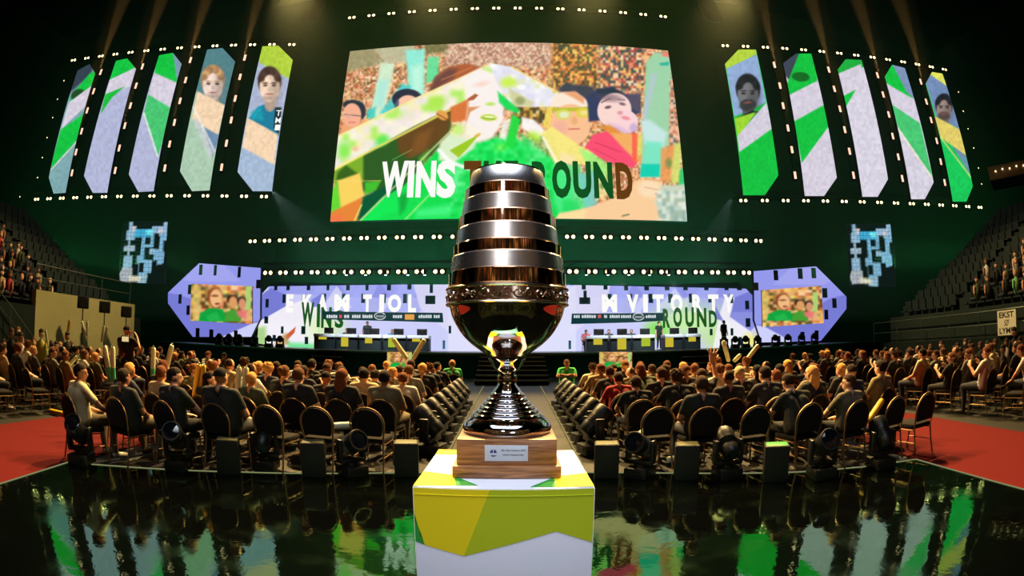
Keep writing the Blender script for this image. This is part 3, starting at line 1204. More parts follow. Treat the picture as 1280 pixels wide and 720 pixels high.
def face_paint(p, cx, cy, w, skin, hair, beard=None, glasses=False, tilt=0.0, shade=0.35):
    h = w * 1.35
    p.ell(cx + 0.02 * w, cy + 0.62 * h, w * 0.26, h * 0.3, tuple(0.75 * c for c in skin), 1, tilt, 1)
    p.ell(cx, cy - 0.12 * h, w * 0.55, h * 0.52, hair, 1, tilt, 1)
    p.ell(cx, cy + 0.08 * h, w * 0.46, h * 0.5, skin, 1, tilt, 0.8)
    p.ell(cx + 0.30 * w, cy + 0.1 * h, w * 0.24, h * 0.46, tuple(0.62 * c for c in skin), shade * 1.5, tilt, 4)
    p.ell(cx - 0.12 * w, cy - 0.1 * h, w * 0.22, h * 0.14, tuple(min(255, 1.1 * c) for c in skin), 0.5, tilt, 3)
    p.ell(cx, cy + 0.46 * h, w * 0.3, h * 0.07, tuple(0.6 * c for c in skin), 0.6, tilt, 2)
    for k in range(9):
        a = PI * (0.08 + 0.84 * k / 8)
        p.ell(cx + math.cos(a) * w * 0.40, cy - 0.12 * h - math.sin(a) * h * 0.34, w * 0.16, h * 0.11, tuple(c * (0.8 + 0.45 * ((k * 7) % 5) / 4) for c in hair), 0.9, a, 1.2)
    if beard:
        p.ell(cx, cy + 0.4 * h, w * 0.38, h * 0.2, beard, 0.85, tilt, 1)
    for s in (-1, 1):
        p.ell(cx + s * 0.2 * w, cy + 0.02 * h, w * 0.1, h * 0.035, (35, 28, 28), 0.9, tilt, 0.5)
        p.ell(cx + s * 0.2 * w, cy - 0.06 * h, w * 0.13, h * 0.025, hair, 0.9, tilt, 0.5)
    p.ell(cx + 0.02 * w, cy + 0.16 * h, w * 0.07, h * 0.08, tuple(0.82 * c for c in skin), 0.8, tilt, 0.7)
    p.ell(cx, cy + 0.32 * h, w * 0.17, h * 0.03, (150, 80, 75), 0.85, tilt, 0.5)


def ban_L1(x, y):
    p = Paint(x, y, TEAL)
    p.poly([(95, 75), (122, 75), (112, 95), (85, 118)], (50, 62, 75), 1, 2)
    p.poly([(112, 92), (122, 88), (118, 112), (84, 136), (90, 118)], G, 1)
    p.ell(97, 118, 9, 6, (30, 60, 30), 0.9, -0.5)
    p.poly([(86, 128), (116, 106), (110, 130), (76, 162)], WHT, 1)
    p.poly([(76, 162), (108, 140), (96, 175), (62, 212)], G, 1)
    p.line((64, 212), (97, 176), 1.5, (230, 230, 200), 0.7)
    return p


def ban_L2(x, y):
    p = Paint(x, y, LAV)
    p.poly([(140, 70), (175, 66), (172, 84), (136, 100)], G, 1)
    p.poly([(137, 100), (170, 84), (163, 108), (131, 120)], WHT, 1)
    p.poly([(126, 142), (131, 118), (156, 108), (140, 122)], (30, 180, 60), 1)
    return p


def ban_L3(x, y):
    p = Paint(x, y, LAV)
    p.poly([(196, 64), (217, 64), (222, 104), (193, 92)], G, 1)
    p.poly([(216, 64), (232, 64), (222, 104)], (120, 150, 170), 1)
    p.poly([(193, 91), (222, 104), (214, 136), (186, 118)], WHT, 1)
    p.poly([(185, 118), (214, 135), (204, 175), (197, 196), (180, 142)], G2, 1)
    p.line((180, 142), (197, 195), 1.8, (235, 235, 225), 0.9)
    return p


def ban_L4(x, y):
    p = Paint(x, y, (165, 195, 170))
    p.poly([(240, 50), (300, 50), (290, 135), (246, 116)], (80, 125, 130), 1)
    face_paint(p, 266, 104, 27, (230, 205, 190), (170, 130, 90))
    p.poly([(247, 114), (281, 132), (272, 170), (240, 148)], PEACH, 1)
    p.poly([(272, 168), (276, 166), (266, 196), (254, 158)], STEEL, 1)
    p.poly([(240, 147), (248, 150), (256, 168), (268, 190), (262, 198)], WHT, 0.6)
    p.line((241, 133), (268, 188), 2, (235, 230, 225), 0.8)
    return p


def ban_L5(x, y):
    p = Paint(x, y, (160, 180, 205))
    p.poly([(320, 50), (370, 50), (364, 100), (324, 78)], LIME, 1)
    p.poly([(312, 140), (322, 80), (362, 102), (350, 160)], (165, 175, 200), 1)
    p.poly([(308, 152), (322, 134), (336, 128), (352, 140), (348, 170), (330, 164)], (30, 120, 150), 1)
    p.poly([(314, 140), (326, 132), (330, 150), (314, 150)], (25, 160, 175), 0.7, 2)
    face_paint(p, 337, 106, 27, (235, 205, 180), (70, 50, 42))
    p.poly([(344, 134), (352, 134), (349, 168), (342, 160)], (30, 35, 40), 0.9)
    p.poly([(309, 147), (347, 168), (343, 206), (303, 184)], PEACH, 1)
    return p


def ban_R1(x, y):
    p = Paint(x, y, G)
    p.poly([(903, 70), (930, 56), (946, 62), (946, 68), (908, 86)], LIME, 1)
    p.poly([(908, 86), (946, 68), (958, 128), (918, 146)], (140, 165, 205), 1)
    face_paint(p, 935, 116, 28, (110, 110, 112), (30, 32, 36), (50, 50, 52), tilt=-0.1)
    p.poly([(920, 148), (940, 138), (950, 140), (932, 146)], (30, 34, 38), 1)
    p.poly([(918, 148), (945, 140), (922, 172)], (150, 205, 50), 1)
    p.poly([(922, 170), (958, 128), (966, 160), (924, 190)], WHT, 1)
    return p


def ban_R2(x, y):
    p = Paint(x, y, WHT)
    p.poly([(978, 60), (1004, 60), (986, 100), (978, 90)], (60, 66, 80), 1)
    p.poly([(1000, 64), (1018, 64), (1022, 102), (986, 120), (984, 104)], G, 1)
    p.ell(1001, 96, 11, 6, (20, 90, 30), 0.9, 0.1)
    p.poly([(984, 120), (1022, 101), (1030, 130), (992, 152)], WHT, 1)
    p.poly([(992, 152), (1030, 131), (1036, 158), (1002, 204)], G, 1)
    return p


def ban_R3(x, y):
    p = Paint(x, y, (208, 203, 216))
    p.poly([(1044, 96), (1050, 70), (1082, 70), (1080, 84), (1048, 92)], (30, 165, 60), 1)
    p.poly([(1048, 92), (1076, 80), (1084, 110), (1052, 118)], WHT, 1)
    p.poly([(1054, 120), (1070, 112), (1056, 136)], G, 1)
    return p


def ban_R4(x, y):
    p = Paint(x, y, (205, 200, 214))
    p.poly([(1105, 92), (1116, 78), (1142, 118), (1140, 126), (1108, 104)], G, 1)
    p.poly([(1114, 78), (1136, 80), (1144, 124), (1134, 116)], (120, 140, 175), 1)
    p.poly([(1107, 104), (1146, 126), (1150, 154), (1114, 130)], WHT, 1)
    p.poly([(1114, 130), (1150, 154), (1166, 222), (1122, 158)], G2, 1)
    p.line((1122, 160), (1165, 222), 1.8, (230, 225, 200), 0.9)
    return p


def ban_R5(x, y):
    p = Paint(x, y, (25, 190, 85))
    p.poly([(1160, 88), (1180, 86), (1186, 110), (1168, 104)], (215, 215, 90), 1)
    p.poly([(1156, 100), (1164, 94), (1190, 112), (1200, 162), (1170, 145)], (110, 135, 175), 1)
    face_paint(p, 1180, 134, 20, (150, 130, 120), (30, 32, 38), (70, 60, 58))
    p.poly([(1168, 145), (1200, 162), (1208, 195), (1176, 172)], (215, 195, 100), 1)
    p.poly([(1190, 182), (1207, 194), (1214, 220)], STEEL, 1)
    p.line((1176, 172), (1214, 222), 1.5, (235, 215, 130), 0.8)
    return p


def grain(p):
    p.c = p.c * (0.95 + 0.09 * hash2(np.floor(p.x / 3), np.floor(p.y / 4), 2))[:, None]
    return p


BANNERS = [
    (BAN_L, [(97, 88), (112, 80), (119, 92), (82, 241), (67, 242), (61, 222)], ban_L1, 'leftmost tall LED banner, slim, with green and teal bands'),
    (BAN_L, [(145, 76), (159, 73), (170, 86), (134, 241), (116, 241), (105, 220)], ban_L2, 'tall LED banner, mostly lavender under a green tip with one green wedge, left of stage'),
    (BAN_L, [(199, 69), (216, 66), (227, 80), (192, 239), (173, 240), (161, 218)], ban_L3, 'tall LED banner with pale green stripe over lavender, middle of left five'),
    (BAN_L, [(259, 62), (278, 60), (294, 77), (262, 238), (240, 239), (225, 214)], ban_L4, 'tall LED banner showing a fair-haired face above peach and pale green'),
    (BAN_L, [(328, 58), (348, 57), (366, 75), (340, 239), (316, 239), (297, 215)], ban_L5, 'tall LED banner showing a dark-haired person in teal jersey'),
    (BAN_R, [(906, 80), (923, 62), (945, 62), (973, 219), (956, 244), (929, 244)], ban_R1, 'tall LED banner with grey bearded face above white and green'),
    (BAN_R, [(979, 79), (995, 67), (1014, 67), (1046, 222), (1030, 245), (1006, 245)], ban_R2, 'tall LED banner with white and green bands and a capped silhouette'),
    (BAN_R, [(1047, 87), (1057, 74), (1077, 75), (1110, 224), (1097, 246), (1078, 246)], ban_R3, 'tall LED banner, mostly white with green tip, middle of right five'),
    (BAN_R, [(1106, 96), (1115, 81), (1131, 85), (1167, 228), (1156, 249), (1139, 249)], ban_R4, 'tall LED banner with slanted pale green stripe on white, right side'),
    (BAN_R, [(1157, 105), (1165, 90), (1178, 92), (1216, 233), (1208, 252), (1191, 252)], ban_R5, 'rightmost tall LED banner with small bearded face above yellow and green'),
]
for pl, out, fn, lab in BANNERS:
    c = pl.pt(*pl.hit(sum(p[0] for p in out) / 6, max(p[1] for p in out)))
    b = thing('led_banner', lab, 'banner', c, 0, 'tall LED banners')
    display('display', pl, out, 0.075, lambda x, y, fn=fn: grain(fn(x, y)), b, LEDB)
    cabinet('cabinet', pl, out, b, 0.3)
    if fn is ban_L5:
        for k, ch in enumerate('TMI'):
            text_on(pl, ch, (344.5 - k * 0.7, 138 + k * 9, 351 - k * 0.7, 145 + k * 9), WHITE_L, b, bold=0.01)
    settle(b)


# ---- stage LED wall
LV = (150, 155, 238)
LV2 = (120, 125, 215)
PALE = (222, 220, 248)
WH = (244, 240, 250)


def paint_wall(x, y):
    p = Paint(x, y, (205, 208, 250))
    # upper lilac facets
    p.poly([(320, 340), (640, 350), (640, 366), (560, 372), (440, 372), (340, 366)], LV, 0.85)
    p.poly([(640, 350), (950, 340), (945, 372), (860, 372), (720, 372), (640, 366)], LV, 0.85)
    for a in (400, 452, 505, 770, 826, 880):
        p.poly([(a, 353), (a + 22, 353), (a + 4, 390), (a - 26, 390)], (165, 172, 245), 0.8)
        p.poly([(a + 22, 353), (a + 34, 368), (a + 18, 392), (a + 4, 390)], LV2, 0.35)
    p.poly([(516, 353), (560, 355), (600, 380), (566, 420), (525, 385)], PALE, 0.9)
    p.poly([(764, 353), (720, 355), (690, 380), (712, 420), (757, 385)], PALE, 0.9)
    p.poly([(560, 357), (720, 357), (720, 440), (560, 440)], (225, 226, 252), 0.9)
    p.poly([(421, 357), (440, 385), (402, 385)], (215, 215, 250), 0.9)
    p.poly([(844, 360), (862, 385), (820, 385)], (205, 210, 250), 0.9)
    # left end
    p.poly([(326, 369), (339, 360), (357, 368), (357, 383), (322, 404)], LV2, 1)
    p.poly([(339, 360), (344, 349), (372, 352), (357, 368)], LV, 1)
    p.poly([(320, 404), (357, 383), (378, 375), (396, 377), (398, 440), (320, 440)], WH, 1)
    p.poly([(388, 376), (403, 366), (402, 382), (392, 384)], LV2, 0.9)
    p.poly([(356, 420), (370, 408), (368, 416), (358, 426)], (200, 90, 50), 0.95)
    p.poly([(344, 426), (358, 416), (362, 430), (344, 434)], (190, 150, 90), 0.8, 2)
    p.poly([(320, 410), (332, 408), (334, 436), (320, 436)], (140, 200, 90), 0.7, 3)
    p.poly([(360, 428), (400, 430), (400, 438), (360, 436)], (60, 225, 110), 0.7, 3)
    # glow of the green lettering at both ends
    p.ell(408, 410, 22, 18, (215, 245, 170), 0.75, 0, 10)
    p.ell(862, 402, 40, 20, (200, 245, 150), 0.8, 0, 12)
    p.ell(822, 412, 14, 10, (120, 230, 60), 0.8, 0, 6)
    p.ell(905, 425, 22, 16, (190, 235, 110), 0.8, 0, 9)
    # right end
    p.poly([(918, 372), (943, 362), (948, 392), (914, 392)], LV2, 1)
    p.poly([(912, 396), (914, 390), (948, 390), (946, 406), (938, 414)], (140, 145, 225), 1)
    p.poly([(906, 372), (918, 372), (912, 396), (940, 416), (944, 440), (890, 440), (898, 400)], WH, 0.9)
    p.poly([(893, 380), (905, 402), (894, 398)], LV2, 0.9)
    p.ell(938, 426, 9, 9, (240, 230, 90), 0.7, 0, 5)
    return p


NOTCH = [(x, 356, 5, 13) for x in (345, 360, 386, 410, 435, 459, 486, 512, 730, 756.5, 782.5, 808, 834, 857, 883, 908, 924)]
NOTCH += [(x, 373, 5, 11) for x in (355, 380, 405, 430, 454, 480, 506, 762, 788, 813.5, 838, 863.5, 888, 914)]
NOTCH += [(334, 379, 5, 11), (333, 400, 5, 9), (353, 412, 4, 9), (379, 413, 5, 10), (343, 423, 4, 8), (383, 426, 5, 9), (934, 381, 5, 11),
          (935, 403, 5, 11), (889, 415, 4, 9), (915, 415, 4, 9), (925, 427, 4, 11), (555, 431, 3, 10), (712, 431, 3, 10), (562, 412, 3, 9),
          (539, 358, 4, 16), (538, 375, 13, 10), (731, 368, 4, 10), (731, 376, 13, 9)]
WALL_OUT = [(326, 369), (344, 349), (372, 351), (480, 355.5), (560, 357), (720, 357), (800, 355.5), (900, 352.5), (923, 351), (943, 372), (947, 400),
            (945, 431), (900, 436), (740, 440), (560, 440), (360, 434), (322, 428)]
wall_plane = Plane((-16, 30), (16, 30))
lw = thing('led_wall', 'wide white and lilac LED wall with notched edge behind the desks', 'screen', (0, 30.2, STAGE_Z))
# convex hull for the outline of the tiles
LB = LED
display('display', wall_plane, [(326, 369), (344, 349), (560, 353), (720, 353), (923, 351), (943, 372), (948, 400), (945, 433), (740, 441.5), (560, 441.5), (360, 436),
                                (321.5, 429)], 0.05, paint_wall, lw, LB, NOTCH + [(640, 352.2, 560, 6.5)])
cabinet('cabinet', wall_plane, [(326, 369), (344, 352), (560, 357), (720, 357), (923, 353), (943, 372), (947, 400), (944, 432), (740, 440), (560, 440), (360, 435),
                                (323, 428)], lw, 0.25, mat=pbr('wall_cabinet', (40, 130, 136), 0.7))
for ch, cx, w in [('E', 362, 9), ('K', 384, 13), ('A', 403, 13), ('M', 427, 19), ('T', 459, 11), ('I', 477, 6), ('O', 493, 17), ('L', 515, 10),
                  ('M', 762, 19), ('V', 791, 15), ('I', 807, 6), ('T', 823, 14), ('O', 846, 15), ('R', 872, 13), ('T', 892, 13), ('Y', 911, 13)]:
    text_on(wall_plane, ch, (cx - w / 2, 368, cx + w / 2, 390.5), WHITE_L, lw, off=0.015, bold=0.0 if ch == 'I' else 0.055)
GREEN_L = glow('green_lettering', (28, 96, 28), 0.8)
for ch, cx, w, y0, y1 in [('W', 384.5, 16, 378, 408), ('I', 398, 4, 380, 409), ('N', 408, 13, 384, 410), ('S', 424, 11, 388, 410),
                          ('R', 833, 9, 386, 410), ('O', 847, 11, 384, 409), ('U', 862, 11, 384, 409), ('N', 877, 12, 385, 409), ('D', 891, 10, 388, 409)]:
    text_on(wall_plane, ch, (cx - w / 2, y0, cx + w / 2, y1), GREEN_L, lw, off=0.04, bold=0.0 if ch == 'I' else 0.045)
settle(lw)

# sponsor strips above the desks
STRIP = glow('strip_dark', (8, 58, 62), 0.8)
MARK = glow('strip_white_mark', (225, 232, 235), 0.9)
AMBER = glow('strip_amber_mark', (240, 170, 70), 0.9)
RED_M = glow('strip_red_mark', (230, 90, 90), 0.9)
for lab, out, marks, oval in [
    ('dark sponsor strip over the left row of desks', [(403, 389), (553, 391), (554, 403), (480, 401), (404, 399)],
     [(408, 422, 'w'), (424, 428, 'r'), (430, 437, 'w'), (440, 451, 'w'), (453, 466, 'w'), (491, 503, 'w'), (505, 520, 'a'), (523, 540, 'w'), (542, 550, 'w')], (475, 395)),
    ('dark sponsor strip over the right row of desks', [(715, 392), (829, 391), (829, 401), (790, 403), (714, 405)],
     [(717, 725, 'w'), (727, 745, 'w'), (747, 752, 'r'), (755, 759, 'w'), (762, 775, 'w'), (776, 789, 'w'), (807, 820, 'w')], (798, 396)),
]:
    pl = Plane((-16, 29.2), (16, 29.2))
    t = thing('sponsor_strip', lab, 'sign', pl.pt(*pl.hit(*out[0])), 0, 'sponsor strips')
    mb = MB()
    mb.prism([pl.pt(*pl.hit(*q)) for q in out], (0, 0.08, 0))
    mb.build('panel', STRIP, t)
    for a, b, k in marks:
        a0 = pl.hit(a, 397.5 if k != 'a' else 399.5)
        b0 = pl.hit(b, 393.5 if k != 'a' else 393)
        n = 1 if k in 'ra' else max(2, int((b - a) / 2.6))
        for i in range(n):
            w = (b0[0] - a0[0]) / n
            mb = MB()
            u0 = a0[0] + i * w
            hh = (b0[1] - a0[1])
            f = 0.0 if n == 1 else 0.25 * random.random()
            mb.prism([pl.pt(u0 + w * 0.08, a0[1], 0.02), pl.pt(u0 + w * 0.86, a0[1], 0.02), pl.pt(u0 + w * 0.86, b0[1] - f * hh, 0.02),
                      pl.pt(u0 + w * 0.08, b0[1] - f * hh * 0.5, 0.02)], (0, 0.01, 0))
            mb.build('logo_mark', {'w': MARK, 'a': AMBER, 'r': RED_M}[k], t)
    c = pl.hit(*oval)
    mb = MB()
    mb.tube([pl.pt(c[0] + 0.33 * math.cos(q), c[1] + 0.20 * math.sin(q), 0.03) for q in np.linspace(0.4, 2 * PI + 0.1, 24)], 0.025, 5)
    mb.build('oval_ring', MARK, t)
    text_on(pl, 'intel', (oval[0] - 4.5, oval[1] - 2.2, oval[0] + 4.5, oval[1] + 1.8), MARK, t, off=0.03)
    settle(t)


# ---- two hexagonal wings with their own video screens
def paint_wing_left(x, y):
    p = Paint(x, y, LV)
    p.poly([(208, 366), (222, 368), (240, 374), (240, 424), (228, 410), (208, 380)], LV2, 1)
    p.poly([(249, 329), (280, 331), (300, 352), (240, 352), (228, 350)], (165, 168, 242), 1)
    p.poly([(240, 400), (330, 402), (280, 424), (230, 424)], (118, 122, 212), 1)
    p.poly([(275, 422), (316, 404), (330, 402), (330, 424)], (205, 208, 250), 1)
    return p


def paint_wing_right(x, y):
    p = Paint(x, y, LV)
    p.poly([(1060, 368), (1040, 372), (1026, 380), (1026, 430), (1045, 410), (1060, 386)], LV2, 1)
    p.poly([(1020, 332), (990, 333), (966, 356), (1030, 356), (1040, 350)], (165, 168, 242), 1)
    p.poly([(1030, 402), (940, 406), (990, 430), (1040, 428)], (118, 122, 212), 1)
    p.poly([(996, 430), (955, 408), (940, 406), (940, 432)], (205, 208, 250), 1)
    return p


def video(ox, oy, sx, sy):
    def f(x, y):
        u = (x - ox) / sx * 100
        v = (y - oy) / sy * 60
        p = Paint(u, v, (215, 160, 80))
        p.mottle(6, CROWDC + [(250, 230, 120), (255, 200, 110), (240, 170, 70)], 0.9)
        p.poly([(0, 0), (14, 0), (12, 60), (0, 60)], (225, 200, 110), 0.7, 2)
        p.poly([(88, 2), (97, 2), (96, 40), (87, 42)], (175, 215, 120), 0.95, 1)
        p.poly([(84, 44), (97, 40), (100, 60), (78, 60)], (230, 180, 120), 0.9, 2)
        p.ell(37, 20, 12, 17, (150, 75, 40), 1, 0, 2)
        p.poly([(10, 60), (13, 46), (28, 38), (50, 40), (58, 60)], (10, 165, 62), 1, 1.5)
        p.poly([(22, 50), (40, 44), (48, 58), (26, 60)], (40, 185, 80), 0.8, 2)
        p.ell(39, 22, 10, 15, (245, 190, 130), 1, 0, 1.5)
        p.ell(37, 18, 6, 2, (130, 70, 40), 0.8)
        p.ell(41, 31, 4, 2, (150, 60, 50), 0.9)
        p.ell(66, 24, 9, 8, (70, 40, 25), 1, 0, 1.5)
        p.ell(67, 29, 7, 10, (225, 160, 100), 1, 0, 1.5)
        p.poly([(52, 60), (55, 44), (68, 40), (78, 46), (80, 60)], (70, 160, 50), 1, 1.5)
        p.ell(81, 26, 7, 7, (50, 35, 30), 1, 0, 1.5)
        p.ell(82, 31, 6, 9, (220, 150, 110), 1, 0, 1.5)
        p.poly([(72, 44), (82, 40), (90, 44), (88, 56), (76, 52)], (235, 120, 120), 0.9, 2)
        return p
    return f


WING = [
    ('left', Plane((-24, 29.6), (-15, 29.6)), [(249, 329), (326, 335), (325, 398), (314, 421), (241, 421), (210, 379), (210, 366)], paint_wing_left,
     [(251, 337, 5, 13), (269, 338, 5, 13), (299, 340, 5, 13), (323, 355, 6, 11), (225, 374, 5, 12), (247, 416, 5, 11), (264, 417, 5, 11), (295, 418, 5, 10), (237, 362, 5, 12), (235, 388, 5, 12)],
     [(240.5, 355), (316.5, 358), (316.5, 405), (239, 401)]),
    ('right', Plane((15, 29.6), (24, 29.6)), [(942, 339), (1020, 333), (1058, 371), (1058, 386), (1026, 426), (952, 428), (943, 400)], paint_wing_right,
     [(970, 344, 5, 13), (1000, 342, 5, 13), (1017, 341, 5, 13), (945, 358, 6, 10), (1043, 379, 5, 12), (1031, 366, 5, 12), (1033, 393, 5, 12), (1021, 419, 5, 12), (1003, 420, 5, 10), (973, 424, 5, 9)],
     [(951, 363), (1025, 357.5), (1028.5, 404), (952, 409)]),
]
for side, pl, out, fn, notch, vid_out in WING:
    t = thing('led_wing', 'lilac six-sided LED panel with dark slots at the %s end of the stage' % side, 'screen', pl.pt(*pl.hit(*out[4])), 0, 'LED wings')
    display('display', pl, out, 0.05, fn, t, LB, notch)
    cabinet('cabinet', pl, out, t, 0.25)
    settle(t)
    v = thing('video_screen', 'small video screen with green-shirted fans mounted on the %s LED panel' % side, 'screen', pl.pt(*pl.hit(*vid_out[3])), 0, 'small video screens')
    x0, y0 = vid_out[0]
    display('display', pl, vid_out, 0.06, video(x0, y0 + 1, vid_out[1][0] - x0, vid_out[2][1] - y0 - 4), v, SMALL, off=0.12)
    cabinet('cabinet', pl, vid_out, v, 0.1, off=0.115)
    settle(v)
# low video screens in front of the stage
for side, x0, x1, y0, y1 in (('left', 484, 515, 440, 460), ('right', 749, 790, 440, 459)):
    pl = Plane((-16, 24.45), (16, 24.45))
    out = [(x0, y0), (x1, y0), (x1, y1), (x0, y1)]
    v = thing('video_screen', 'low video screen on the %s half of the stage front behind spectators' % side, 'screen', pl.pt(*pl.hit(x0, y1)), 0, 'small video screens')
    display('display', pl, out, 0.06, video(x0, y0, x1 - x0, y1 - y0), v, SMALL, off=0.02)
    cabinet('cabinet', pl, out, v, 0.08, off=0.0)
    settle(v)


# ---- two hanging map screens
MAPPOLY = [
    ((150, 190, 215), [(88, 30), (112, 30), (112, 60), (135, 60), (135, 150), (75, 150), (75, 90), (88, 90)]),
    ((70, 175, 215), [(130, 80), (262, 80), (262, 130), (130, 130)]),
    ((150, 190, 220), [(250, 62), (325, 62), (325, 35), (355, 35), (355, 122), (300, 122), (300, 108), (250, 108)]),
    ((130, 185, 218), [(308, 108), (355, 108), (355, 150), (335, 150), (335, 222), (345, 230), (345, 302), (300, 312), (300, 280), (275, 285), (275, 210), (308, 210)]),
    ((120, 180, 215), [(182, 128), (208, 128), (208, 290), (182, 290)]),
    ((125, 185, 215), [(242, 108), (266, 108), (266, 196), (182, 196), (182, 176), (242, 176)]),
    ((165, 190, 205), [(64, 190), (140, 184), (140, 220), (64, 222)]),
    ((150, 185, 205), [(90, 148), (105, 148), (105, 192), (90, 192)]),
    ((150, 185, 205), [(90, 218), (105, 218), (105, 258), (90, 258)]),
    ((150, 188, 214), [(68, 252), (126, 252), (126, 332), (68, 332)]),
    ((130, 180, 210), [(160, 248), (184, 248), (184, 302), (160, 302)]),
    ((130, 185, 215), [(175, 280), (266, 280), (266, 365), (237, 365), (237, 435), (175, 435)]),
    ((150, 190, 214), [(240, 206), (278, 206), (278, 240), (240, 240)]),
    ((175, 185, 190), [(45, 372), (64, 330), (136, 334), (136, 416), (60, 422)]),
    ((225, 222, 200), [(112, 380), (196, 384), (196, 420), (112, 418)]),
    ((150, 190, 205), [(196, 374), (240, 374), (234, 436), (196, 436)]),
    ((14, 30, 26), [(180, 298), (212, 298), (212, 362), (180, 362)]),
    ((14, 30, 26), [(150, 132), (182, 132), (182, 158), (150, 158)]),
    ((14, 30, 26), [(212, 138), (240, 138), (240, 172), (212, 172)]),
    ((120, 240, 250), [(205, 84), (255, 82), (255, 108), (225, 118), (205, 104)]),
    ((215, 205, 210), [(112, 56), (140, 62), (134, 92), (112, 92)]),
    ((215, 205, 210), [(296, 76), (322, 70), (322, 104), (296, 104)])]


def paint_map(ox, oy, w, h, skew):
    def f(x, y):
        v = (y - oy) / h
        u = (x - ox - skew * v) / w
        p = Paint(45 + u * 315, 30 + v * 405, (12, 26, 22))
        for col, pts in MAPPOLY:
            p.poly(pts, col, 1, 2.5)
        p.c = p.c * (0.90 + 0.16 * hash2(np.floor(x / 1.5), np.floor(y / 1.5), 5))[:, None]
        return p
    return f


for side, pl, out, sk in (('left', Plane((-27, 25), (-20, 27)), [(154, 277), (210, 277), (206, 355), (149, 353)], -6),
                          ('right', Plane((20, 27), (27, 25)), [(1057, 280), (1113, 280), (1121, 359), (1063, 359)], 6)):
    t = thing('map_screen', 'hanging square LED screen showing a pale blue level map, %s of the stage' % side, 'screen', pl.pt(*pl.hit(*out[3])), 0, 'map screens')
    display('display', pl, out, 0.09, paint_map(out[0][0], out[0][1], 57, 78, sk), t, SMALL)
    cabinet('cabinet', pl, out, t, 0.1)
    # pixel grid lines proud of the tiles
    mb = MB()
    q = [pl.hit(*o) for o in out]
    for k in range(15):
        f = k / 14
        a = (q[0][0] + (q[1][0] - q[0][0]) * f, q[0][1] + (q[1][1] - q[0][1]) * f)
        b = (q[3][0] + (q[2][0] - q[3][0]) * f, q[3][1] + (q[2][1] - q[3][1]) * f)
        mb.tube([pl.pt(*a, 0.03), pl.pt(*b, 0.03)], 0.007, 4)
    for k in range(17):
        f = k / 16
        a = (q[0][0] + (q[3][0] - q[0][0]) * f, q[0][1] + (q[3][1] - q[0][1]) * f)
        b = (q[1][0] + (q[2][0] - q[1][0]) * f, q[1][1] + (q[2][1] - q[1][1]) * f)
        mb.tube([pl.pt(*a, 0.03), pl.pt(*b, 0.03)], 0.007, 4)
    mb.build('grid', pbr('grid_grey', (40, 62, 56), 0.6), t)
    settle(t)
# ================================================================== TRUSSES AND LAMPS
TRUSS = pbr('truss_black', (30, 32, 26), 0.5, 0.4, 0.4, 15, 0.2)
BULB = glow('warm_bulb', (255, 226, 150), 7.0)
TUBE = glow('pink_strip', (255, 196, 165), 1.6)


def truss(label, a, b, w=0.42, hang=(0.12, 0.5, 0.88)):
    a, b = Vector(a), Vector(b)
    t = thing('lighting_truss', label, 'truss', a, 0, 'lighting trusses')
    d = b - a
    L = d.length
    u = d.normalized()
    back = Vector((0, 0, 1)).cross(u).normalized()
    up = Vector((0, 0, 1))
    cs = [(0, 0), (w, 0), (0, w), (w, w)]
    for i, (p, q) in enumerate(cs):
        mb = MB()
        o = back * p + up * q
        mb.cyl(o, o + d, 0.028, seg=6)
        mb.build('chord', TRUSS, t)
    mb = MB()
    n = int(L / 0.9)
    for k in range(n):
        for p, q, r, s_ in ((0, 0, 0, w), (w, 0, w, w), (0, 0, w, 0)):
            e0, e1 = (k, k + 1) if k % 2 == 0 else (k + 1, k)
            mb.cyl(u * (L * e0 / n) + back * p + up * q, u * (L * e1 / n) + back * r + up * s_, 0.014, seg=4, caps=False)
    o = mb.build('lattice', TRUSS, t)
    o['kind'] = 'stuff'
    for f in hang:
        mb = MB()
        q = u * (L * f) + back * (w / 2) + up * w
        mb.cyl(q, q + Vector((0, 0, 32.02 - (a.z + (b.z - a.z) * f) - w)), 0.012, seg=5)
        mb.build('hoist_chain', TRUSS, t)
    return t


_bl = None


def blinder(loc, rz, label, group, gap=0.38):
    global _bl
    if _bl is None:
        _bl = thing('blinder_light', label, 'lamp')
        mb = MB()
        mb.box((0, 0.11, 0), (0.62, 0.2, 0.26), bev=0.03)
        mb.build('housing', BLACK, _bl)
        mb = MB()
        mb.tube([(-0.33, 0.1, 0.0), (-0.33, 0.1, 0.22), (0.33, 0.1, 0.22), (0.33, 0.1, 0.0)], 0.015, 5)
        mb.build('yoke', BLACK, _bl)
        for s in (-1, 1):
            mb = MB()
            mb.cyl((0, 0.03, 0), (0, -0.02, 0), 0.095, 0.085, seg=14)
            mb.ball((0, -0.02, 0), 0.08, 1, (1, 0.35, 1))
            o = mb.build('lamp', BULB, _bl)
            o.location = (s * 0.16, 0, 0)
        t = _bl
    else:
        t = copy_tree(_bl)
    t.location = loc
    t.rotation_euler = (0, 0, rz)
    t['label'] = label
    t['group'] = group
    t.scale = (gap / 0.38,) * 3
    return t


def lamp_row(pl, p0, p1, n, where, group, tlabel, gap=0.38, hang=(0.12, 0.5, 0.88)):
    a, b = pl.hit(*p0), pl.hit(*p1)
    v = (a[1] + b[1]) / 2
    rz = math.atan2(pl.u.y, pl.u.x)
    truss(tlabel, pl.pt(a[0] - 0.6, v + 0.22, -0.25), pl.pt(b[0] + 0.6, v + 0.22, -0.25), hang=hang)
    for k in range(n):
        u = a[0] + (b[0] - a[0]) * k / (n - 1)
        if n - 1 - k < k:
            o_ = ORD[n - 1 - k] + ' from right'
        else:
            o_ = ORD[k] + ' from left'
        blinder(pl.pt(u, v, 0.02), rz, 'twin warm blinder lamp, %s, %s' % (o_, where), group, gap)


